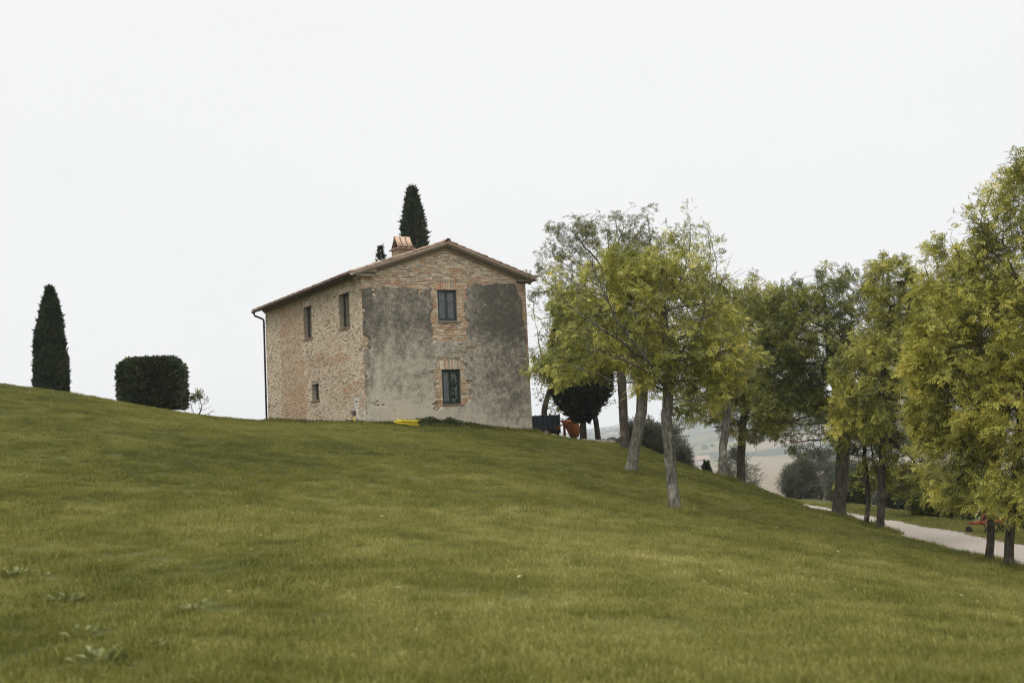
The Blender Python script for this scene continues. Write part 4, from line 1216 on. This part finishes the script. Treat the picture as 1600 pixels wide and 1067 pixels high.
# trailer and scoop in the shade right of the house
tp_ = ground(850, 55.0)
tr = empty('farm_trailer', tp_, .10, 'small dark blue slatted trailer half hidden behind the house corner', 'trailer')
M_blue = plain('trailer_blue', (.045, .062, .082), .6, .3, 6, .2, .01)
M_bluel = plain('trailer_post_blue', (.085, .11, .14), .6, .3, 6, .2, .01)
M_blk = plain('rubber_black', (.015, .015, .015), .8, .2, 9, .2)
M_hub = plain('wheel_hub', (.42, .30, .27), .6, .2, 9, .1)
w0, w1 = -.85, .80; zt_ = at(855, 648, 55.0)[2] - tp_[2]; zm_ = zt_ - .62
mb = MB(); mb.box(w0, w1, -.03, 1.9, zm_ - .10, zm_ - .02); mb.build('bed', M_blue, tr, bevel=.01)
for k in range(5):
    mb = MB(); z0 = zm_ + k * .124; mb.box(w0 + .02, w1 - .02, -.045, -.015, z0, z0 + .108); mb.build('slat', M_blue, tr, bevel=.006)
    mb = MB(); mb.box(w0 + .02, w1 - .02, 1.86, 1.89, z0, z0 + .108); mb.build('slat', M_blue, tr, bevel=.006)
for k in range(8):
    mb = MB(); x = w0 + .03 + k * (w1 - w0 - .10) / 7; mb.box(x, x + .045, -.075, -.047, zm_ - .02, zt_ + .01); mb.build('post', M_bluel, tr, bevel=.004)
for x in (w0, w1 - .03):
    mb = MB(); mb.box(x, x + .03, .0, 1.85, zm_, zm_ + .6); mb.build('side_panel', M_blue, tr, bevel=.006)
for x in (-.46, .12):
    wc = MB(); wc.tube([(x, -.02, .27), (x, .16, .27)], .26, 20); wh = wc.build('wheel', M_blk, tr, True)
    wc = MB(); wc.tube([(x, -.05, .27), (x, -.018, .27)], [.10, .125], 16); wc.build('hub', M_hub, wh, True)
mb = MB(); mb.box(w0, w1, .0, .10, zm_ - .24, zm_ - .10); mb.build('chassis_beam', M_blk, tr, bevel=.01)
mb = MB(); mb.box(w0, w1, .5, 1.7, .02, zm_ - .11); mb.build('undercarriage', M_blk, tr, bevel=.02)
sp_ = ground(891, 54.8)
sb = empty('loader_scoop', sp_, .15, 'rusty orange metal scoop on the ground right of the blue trailer', 'scoop')
M_rust = plain('rusty_orange', (.40, .12, .03), .8, .45, 5, .4, .01)
n = 15; V, Fq = [], []
zt2 = at(900, 655, 54.8)[2] - sp_[2]
for i in range(n):
    t_ = i / (n - 1); a = math.radians(-70 + 150 * t_)
    x0 = -.44 + .30 * (1 - math.sin(math.pi * min(1, t_ * 1.1))) * .6; y = .42 - .46 * math.cos(a) * .9; z = .05 + (zt2 - .05) * (math.sin(a) + .94) / 1.92
    xr = .34 + .15 * math.sin(math.pi * t_) - (.12 if t_ < .15 else 0)
    xl = -.46 + (1 - t_) * .62
    V += [(xl, y, z), (xr, y, z), (xl, y + .03, z), (xr, y + .03, z)]
for i in range(n - 1):
    a = i * 4; Fq += [(a, a + 1, a + 5, a + 4), (a + 2, a + 6, a + 7, a + 3), (a, a + 4, a + 6, a + 2), (a + 1, a + 3, a + 7, a + 5)]
Fq += [(0, 2, 3, 1), (4 * n - 4, 4 * n - 3, 4 * n - 1, 4 * n - 2)]
obj('blade', mesh_np('blade', np.array(V), np.array(Fq), M_rust, True), sb)
for x in (-.2, .3):
    mb = MB(); mb.prism([(x, .02, .1), (x, .6, .04), (x, .5, zt2 * .9), (x, .1, zt2 * .95)], (.03, 0, 0)); mb.build('side_plate', M_rust, sb, bevel=.004)
mb = MB(); mb.tube([(-.5, .1, zt2 * .72), (.36, .1, zt2 * .97)], .035, 8); mb.build('lip', M_rust, sb, True)
mb = MB(); mb.box(-.62, -.40, .12, .22, zt2 * .60, zt2 * .70); mb.build('arm', M_rust, sb, bevel=.01)

# stones edging the slope next to them
M_stone = plain('pale_stone', (.34, .29, .22), .93, .35, 5, .7, .03)
M_stoned = plain('dark_stone', (.09, .08, .065), .93, .35, 5, .7, .03)
def rock(u, Y, s, m, label, seed, group=None):
    rg = np.random.default_rng(seed); p = ground(u, Y)
    n1, n2 = 9, 7; V, Fq = [], []
    ph = rg.uniform(0, 9)
    for i in range(n2 + 1):
        th = math.pi * i / n2
        for j in range(n1):
            a = 2 * math.pi * j / n1; k = 1 + .55 * float(fbm(a * 1.1 + ph, th * 1.7 + ph, seed, 3))
            V.append((math.cos(a) * math.sin(th) * k * s[0], math.sin(a) * math.sin(th) * k * s[1], math.cos(th) * k * s[2]))
    for i in range(n2):
        for j in range(n1): Fq.append((i * n1 + j, i * n1 + (j + 1) % n1, (i + 1) * n1 + (j + 1) % n1, (i + 1) * n1 + j))
    o = obj('edging_stone' if m is M_stone else 'boulder', mesh_np('stone', np.array(V), np.array(Fq), m, True), None, p + (0, 0, s[2] * .25))
    tag(o, label, 'stone', group)
rr_ = random.Random(3)
for k in range(16):
    rock(846 + k * 7.6 + rr_.uniform(-3, 3), 52.2 + k * .12 + rr_.uniform(-.4, .4), (rr_.uniform(.14, .28), rr_.uniform(.12, .2), rr_.uniform(.10, .15)), M_stone, 'pale rough stone in the low edging right of the house', 200 + k, 'pale edging stones')
rock(958, 55, (.38, .3, .24), M_stoned, 'left of the two dark boulders near the leaning trunk', 230, 'dark boulders')
rock(974, 54.5, (.42, .35, .27), M_stoned, 'larger dark boulder right beside the sparse tall tree', 231, 'dark boulders')

# orange implement on the far verge of the road
ip = ground(1557, 40.5)
im = empty('farm_implement', ip, .35, 'red-orange farm implement on the grass beyond the road behind the nearest trunks', 'implement')
M_red = plain('implement_red', (.20, .05, .025), .8, .4, 6, .15)
M_orn = plain('implement_orange', (.27, .085, .03), .8, .4, 6, .15)
mb = MB(); mb.box(-.62, .62, -.05, .05, .34, .44); mb.build('beam', M_red, im, bevel=.012)
mb = MB(); mb.box(-.62, .62, .45, .55, .30, .40); mb.build('beam', M_red, im, bevel=.012)
for x in (-.55, .0, .52):
    mb = MB(); mb.box(x, x + .07, .052, .448, .30, .38); mb.build('cross_bar', M_orn, im, bevel=.01)
for k in range(5):
    mb = MB(); x = -.5 + k * .25; mb.tube([(x, 0, .34), (x, -.10, .22), (x, -.04, .08), (x, .08, .0)], [.025, .025, .022, .012], 6); mb.build('tine', M_blk, im, True)
mb = MB(); mb.prism([(.1, -.07, .30), (.6, -.07, .26), (.62, -.07, .48), (.3, -.07, .56), (.12, -.07, .5)], (0, .03, 0)); mb.build('side_plate', M_orn, im, bevel=.01)
mb = MB(); mb.tube([(-.6, .0, .42), (-.45, .02, .66), (-.28, .04, .46)], .03, 8); mb.build('hitch', M_red, im, True)
for x in (-.7, .7):
    wc = MB(); wc.tube([(x - .03, .5, .13), (x + .03, .5, .13)], .13, 16); wc.build('wheel', M_blk, im, True)

# loose stones on the gravel road
rng_ = np.random.default_rng(180); ns_ = 2600
ys_ = 22 + 60 * rng_.uniform(0, 1, ns_) ** 1.5; q_ = rng_.uniform(.02, .98, ns_)
xs_ = np.interp(ys_, ry, RX0) * (1 - q_) + np.interp(ys_, ry, RX1) * q_
OV = np.array([(1, 0, 0), (-1, 0, 0), (0, 1, 0), (0, -1, 0), (0, 0, .7), (0, 0, -.7)], float); OF = np.array([(0, 2, 4), (2, 1, 4), (1, 3, 4), (3, 0, 4)])
VS = np.stack([xs_, ys_, H(xs_, ys_) + .045], -1)[:, None] + OV[None] * rng_.uniform(.012, .045, (ns_, 1, 1)) * rng_.uniform(.7, 1.3, (ns_, 6, 1))
gs_o = obj('gravel_stones', mesh_np('gravel_stones', VS.reshape(-1, 3), (OF[None] + (np.arange(ns_) * 6)[:, None, None]).reshape(-1, 3), plain('gravel_stone', (.33, .29, .25), .95, .4, 1.5, 0)))
tag(gs_o, 'loose stones lying on the gravel road', 'gravel', kind='stuff')

# ================================================================== FAR VALLEY
M_fwall = plain('far_plaster', (.50, .46, .41), .9, .15, .4, 0)
M_froof = plain('far_roof', (.29, .20, .16), .9, .2, .5, 0)
M_fwin = plain('far_opening', (.06, .055, .05), .8, .1, .5, 0)
def far_house(name, label, p, rz_, L, Wd, h, rise, n_open, group=None, lean=0.0):
    t = empty(name, p, rz_, label, 'house', group)
    mb_ = MB(); mb_.box(-L / 2, L / 2, 0, Wd, -2, h); mb_.prism([(-L / 2, 0, h), (-L / 2, Wd, h), (-L / 2, Wd / 2, h + rise - .1)], (L, 0, 0)); mb_.build('wall', M_fwall, t)
    mb_ = MB()
    for s in (-1, 1):
        y0 = -.5 if s < 0 else Wd + .5
        mb_.prism([(-L / 2 - .4, Wd / 2, h + rise), (-L / 2 - .4, y0, h - .05), (-L / 2 - .4, y0, h + .2), (-L / 2 - .4, Wd / 2, h + rise + .3)], (L + .8, 0, 0))
    mb_.build('roof', M_froof, t)
    for k in range(n_open):
        x = -L / 2 + (k + .5) * L / n_open
        mb_ = MB(); mb_.box(x - .6, x + .6, -.06, .05, .3 if k % 3 == 1 else 1.0, 2.3); mb_.build('door' if k % 3 == 1 else 'window', M_fwin, t)
        if h > 4.5:
            mb_ = MB(); mb_.box(x - .5, x + .5, -.06, .05, h - 2, h - .7); mb_.build('window', M_fwin, t)
    if lean:
        mb_ = MB(); mb_.prism([(-L / 2, -lean, 2.7), (-L / 2, -.05, 3.5), (-L / 2, -.05, 3.7), (-L / 2, -lean, 2.9)], (L, 0, 0)); mb_.build('porch_roof', M_froof, t)
    return t
far_house('farmhouse', 'long pale farmhouse with pink tiled roof far away in the valley', ground(1093, 1180), .12, 23, 11, 8.0, 3.6, 6, lean=2.5)
def at_row(u, v, y0, y1):
    return hit(u, v, y0, y1, 900)
for k, (u, v) in enumerate(((950, 665), (956, 663), (963, 664), (970, 662), (967, 668), (1160, 690), (1172, 688))):
    far_house('village_house', 'tiny white house on the hazy hillside between the trunks' if k < 5 else 'tiny white house at the foot of the hazy hills above the brown field', at_row(u, v, 1250, 4200), .2 * k, 13, 9, 6.5, 2.2, 3, 'village houses far away' if k < 5 else 'houses at the hill foot')
# woods and hedgerows on the hills, one mass
rng_ = np.random.default_rng(140); C_ = []
while len(C_) < 3600:
    r = math.sqrt(rng_.uniform(620 ** 2, 3450 ** 2)); a = rng_.uniform(-.02, .62); x, y = r * math.sin(a), r * math.cos(a)
    wooded = float(fbm(x / 170, y / 170, 77, 3)); row = abs(float(vnoise(x / 120, y / 300, 78)))
    if (r > 1350 and wooded > .12) or (row < .008 and r > 1600): C_.append((x, y, rng_.uniform(4, 9)))
C_ = np.array(C_)
ph = (1 + 5 ** .5) / 2
IV = unit(np.array([(-1, ph, 0), (1, ph, 0), (-1, -ph, 0), (1, -ph, 0), (0, -1, ph), (0, 1, ph), (0, -1, -ph), (0, 1, -ph), (ph, 0, -1), (ph, 0, 1), (-ph, 0, -1), (-ph, 0, 1)], float))
IF = np.array([(0, 11, 5), (0, 5, 1), (0, 1, 7), (0, 7, 10), (0, 10, 11), (1, 5, 9), (5, 11, 4), (11, 10, 2), (10, 7, 6), (7, 1, 8), (3, 9, 4), (3, 4, 2), (3, 2, 6), (3, 6, 8), (3, 8, 9), (4, 9, 5), (2, 4, 11), (6, 2, 10), (8, 6, 7), (9, 8, 1)])
base = np.stack([C_[:, 0], C_[:, 1], H(C_[:, 0], C_[:, 1]) + C_[:, 2] * .35], -1)
V = base[:, None] + IV[None] * (C_[:, 2, None, None] * np.array([.75, .75, .62])) * RNG.uniform(.7, 1.25, (len(C_), 12, 1))
M_wood = plain('far_wood', (.032, .045, .022), .95, .3, .05, 0)
fwd = obj('far_woods', mesh_np('far_woods', V.reshape(-1, 3), (IF[None] + (np.arange(len(C_)) * 12)[:, None, None]).reshape(-1, 3), M_wood, True))
tag(fwd, 'hazy dark woods and hedgerows covering the distant hills', 'woods', kind='stuff')

# ================================================================== GRASS (instanced tufts)
def tuft(seed, n, rad, hmin, hmax, wid):
    rg = np.random.default_rng(seed)
    a = rg.uniform(0, 2 * math.pi, n); q = np.sqrt(rg.uniform(0, 1, n)) * rad
    base_ = np.stack([np.cos(a) * q, np.sin(a) * q, np.full(n, -.01)], -1)
    d = rg.uniform(0, 2 * math.pi, n); lean = rg.uniform(.1, .8, n); h = rg.uniform(hmin, hmax, n)
    dirv = np.stack([np.cos(d), np.sin(d), np.zeros(n)], -1); side = np.stack([-np.sin(d), np.cos(d), np.zeros(n)], -1) * wid * rg.uniform(.7, 1.3, n)[:, None]
    mid_ = base_ + dirv * (lean * h * .3)[:, None] + np.array([0, 0, 1]) * (h * .6)[:, None]
    tip_ = base_ + dirv * (lean * h)[:, None] + np.array([0, 0, 1]) * (h * (1 - .3 * lean))[:, None]
    V = np.stack([base_ - side, base_ + side, mid_ + side * .8, mid_ - side * .8, tip_], 1).reshape(-1, 3)
    k = np.arange(n) * 5
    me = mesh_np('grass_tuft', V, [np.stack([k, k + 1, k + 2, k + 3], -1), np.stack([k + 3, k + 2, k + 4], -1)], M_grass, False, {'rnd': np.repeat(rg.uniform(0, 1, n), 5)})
    return me
def grass_material():
    t = NT('grass_blades'); v = t.pos()
    a = t.noise(.16, 4, .6, v); b = t.noise(1.1, 4, .62, v); r = t.attr('rnd')
    f_ = t.math('ADD', t.math('MULTIPLY', t.maprange(a, .36, .64), .27), t.math('ADD', t.math('MULTIPLY', t.maprange(b, .36, .64), .31), t.math('MULTIPLY', r, .34)))
    P3 = t.xyz(v)                                             # yellower turf; contrast with tree shade put into colour, lighter middle, darker sides
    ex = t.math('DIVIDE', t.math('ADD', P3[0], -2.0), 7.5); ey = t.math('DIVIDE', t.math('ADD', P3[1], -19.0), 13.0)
    dry_lit = t.maprange(t.math('ADD', t.math('MULTIPLY', ex, ex), t.math('MULTIPLY', ey, ey)), 0, 1.7, .22, -.03)
    f_ = t.math('ADD', f_, dry_lit)
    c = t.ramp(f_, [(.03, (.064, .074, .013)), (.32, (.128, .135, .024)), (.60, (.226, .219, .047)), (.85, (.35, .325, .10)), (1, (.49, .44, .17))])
    t.done(c, .55, .2)
    tl = t.new('ShaderNodeBsdfTranslucent'); t.l.new(c, tl.inputs[0]); mx = t.new('ShaderNodeMixShader'); mx.inputs[0].default_value = .35
    t.l.new(t.b.outputs[0], mx.inputs[1]); t.l.new(tl.outputs[0], mx.inputs[2]); t.l.new(mx.outputs[0], t.out.inputs[0])
    return t.m
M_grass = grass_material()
tufts = bpy.data.collections.new('grass_tufts')
for k in range(4):
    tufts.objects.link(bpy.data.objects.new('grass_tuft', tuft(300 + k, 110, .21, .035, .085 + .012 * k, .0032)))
gp, gs, gr = [], [], []
rng_ = np.random.default_rng(160)
for y0, y1, dens_, s_ in ((4.5, 12, 46, 1.0), (12, 22, 34, 1.0), (22, 36, 27, .95), (36, 62, 22, .85)):
    xm = .50 * y1 + 3
    n = int((y1 - y0) * 2 * xm * dens_)
    x = rng_.uniform(-xm, min(xm, 19), n); y = rng_.uniform(y0, y1, n)
    n_ok = (np.abs(x) < .50 * y + 3) & ~((x > 12.30) & (x < 15.15))
    lx = (x - HC[0]) * HG[0] + (y - HC[1]) * HG[1]; ly = (x - HC[0]) * HL[0] + (y - HC[1]) * HL[1]
    n_ok &= ~((lx > -.02) & (lx < HW + .02) & (ly > -.02) & (ly < HLEN))
    x, y = x[n_ok], y[n_ok]
    tall = 1 + .55 * np.clip(fbm(x * .8, y * .8, 170, 3), -.5, .8)
    gp.append(np.stack([x, y, H(x, y)], -1)); gs.append(s_ * tall * rng_.uniform(.75, 1.2, len(x))); gr.append(rng_.uniform(0, 6.28, len(x)))
for o_ in list(COL.objects):
    if o_.get('category') == 'tree' and o_.location.y < 58 and -2 < o_.location.x < 12:
        a_r = rng_.uniform(0, 6.28, 34); q_r = rng_.uniform(.06, .42, 34); x = o_.location.x + np.cos(a_r) * q_r; y = o_.location.y + np.sin(a_r) * q_r
        gp.append(np.stack([x, y, H(x, y)], -1)); gs.append(rng_.uniform(1.2, 2.0, 34)); gr.append(rng_.uniform(0, 6.28, 34))
for ex_, sg_ in ((RX0, -1), (RX1, 1)):                       # ragged verges creeping into the gravel
    y = rng_.uniform(20, 80, 900); x = np.interp(y, ry, ex_) + sg_ * rng_.normal(-.02, .10, 900)
    gp.append(np.stack([x, y, H(x, y) + .02], -1)); gs.append(rng_.uniform(.7, 1.5, 900)); gr.append(rng_.uniform(0, 6.28, 900))
lw_ = [hw(t_, -rng_.uniform(.02, .25), 0) for t_ in rng_.uniform(0, HW, 420)] + [hw(-rng_.uniform(.02, .25), t_, 0) for t_ in rng_.uniform(0, HLEN, 560)]
x = np.array([p[0] for p in lw_]); y = np.array([p[1] for p in lw_])
gp.append(np.stack([x, y, H(x, y)], -1)); gs.append(rng_.uniform(1.2, 2.3, len(x))); gr.append(rng_.uniform(0, 6.28, len(x)))
gp = np.concatenate(gp); gs = np.concatenate(gs); gr = np.concatenate(gr)
gm = bpy.data.meshes.new('grass')
gm.vertices.add(len(gp)); gm.vertices.foreach_set('co', gp.astype(np.float32).ravel())
a = gm.attributes.new('size', 'FLOAT', 'POINT'); a.data.foreach_set('value', gs.astype(np.float32))
a = gm.attributes.new('turn', 'FLOAT_VECTOR', 'POINT'); a.data.foreach_set('vector', np.stack([rng_.normal(0, .1, len(gr)), rng_.normal(0, .1, len(gr)), gr], -1).astype(np.float32).ravel())
gm.update(); gm.materials.append(M_grass)
grass = obj('grass', gm)
tag(grass, 'short mown green grass covering the whole slope', 'grass', kind='stuff')
ng = bpy.data.node_groups.new('grass_scatter', 'GeometryNodeTree')
ng.interface.new_socket('Geometry', in_out='INPUT', socket_type='NodeSocketGeometry')
ng.interface.new_socket('Geometry', in_out='OUTPUT', socket_type='NodeSocketGeometry')
gi, go = ng.nodes.new('NodeGroupInput'), ng.nodes.new('NodeGroupOutput')
iop = ng.nodes.new('GeometryNodeInstanceOnPoints'); ci = ng.nodes.new('GeometryNodeCollectionInfo')
ci.inputs['Collection'].default_value = tufts; ci.inputs['Separate Children'].default_value = True; ci.inputs['Reset Children'].default_value = True
na_s = ng.nodes.new('GeometryNodeInputNamedAttribute'); na_s.data_type = 'FLOAT'; na_s.inputs['Name'].default_value = 'size'
na_r = ng.nodes.new('GeometryNodeInputNamedAttribute'); na_r.data_type = 'FLOAT_VECTOR'; na_r.inputs['Name'].default_value = 'turn'
e2r = ng.nodes.new('FunctionNodeEulerToRotation')
iop.inputs['Pick Instance'].default_value = True
L = ng.links
L.new(gi.outputs[0], iop.inputs['Points']); L.new(ci.outputs[0], iop.inputs['Instance']); L.new(na_s.outputs[0], iop.inputs['Scale'])
L.new(na_r.outputs[0], e2r.inputs[0]); L.new(e2r.outputs[0], iop.inputs['Rotation']); L.new(iop.outputs[0], go.inputs[0])
md = grass.modifiers.new('scatter', 'NODES'); md.node_group = ng

# ================================================================== HAZE
hzb = MB(); hzb.box(-4700, 4700, -4700, 4700, -60, EYE + 112)
hm_ = bpy.data.materials.new('haze_air'); hm_.use_nodes = True
hn, hl = hm_.node_tree.nodes, hm_.node_tree.links
hn.clear(); ho = hn.new('ShaderNodeOutputMaterial'); pv = hn.new('ShaderNodeVolumePrincipled')
pv.inputs['Color'].default_value = (.90, .95, 1.0, 1); pv.inputs['Density'].default_value = .00027; pv.inputs['Anisotropy'].default_value = .0
hl.new(pv.outputs[0], ho.inputs['Volume'])
tag(hzb.build('haze', hm_), 'pale haze filling the valley air', 'haze', kind='stuff')
print('HRANGE', float(vm.vertices[0].co.z), min(v.co.z for v in hm.vertices), max(v.co.z for v in hm.vertices), 'grass', len(gp), 'tiles', single)
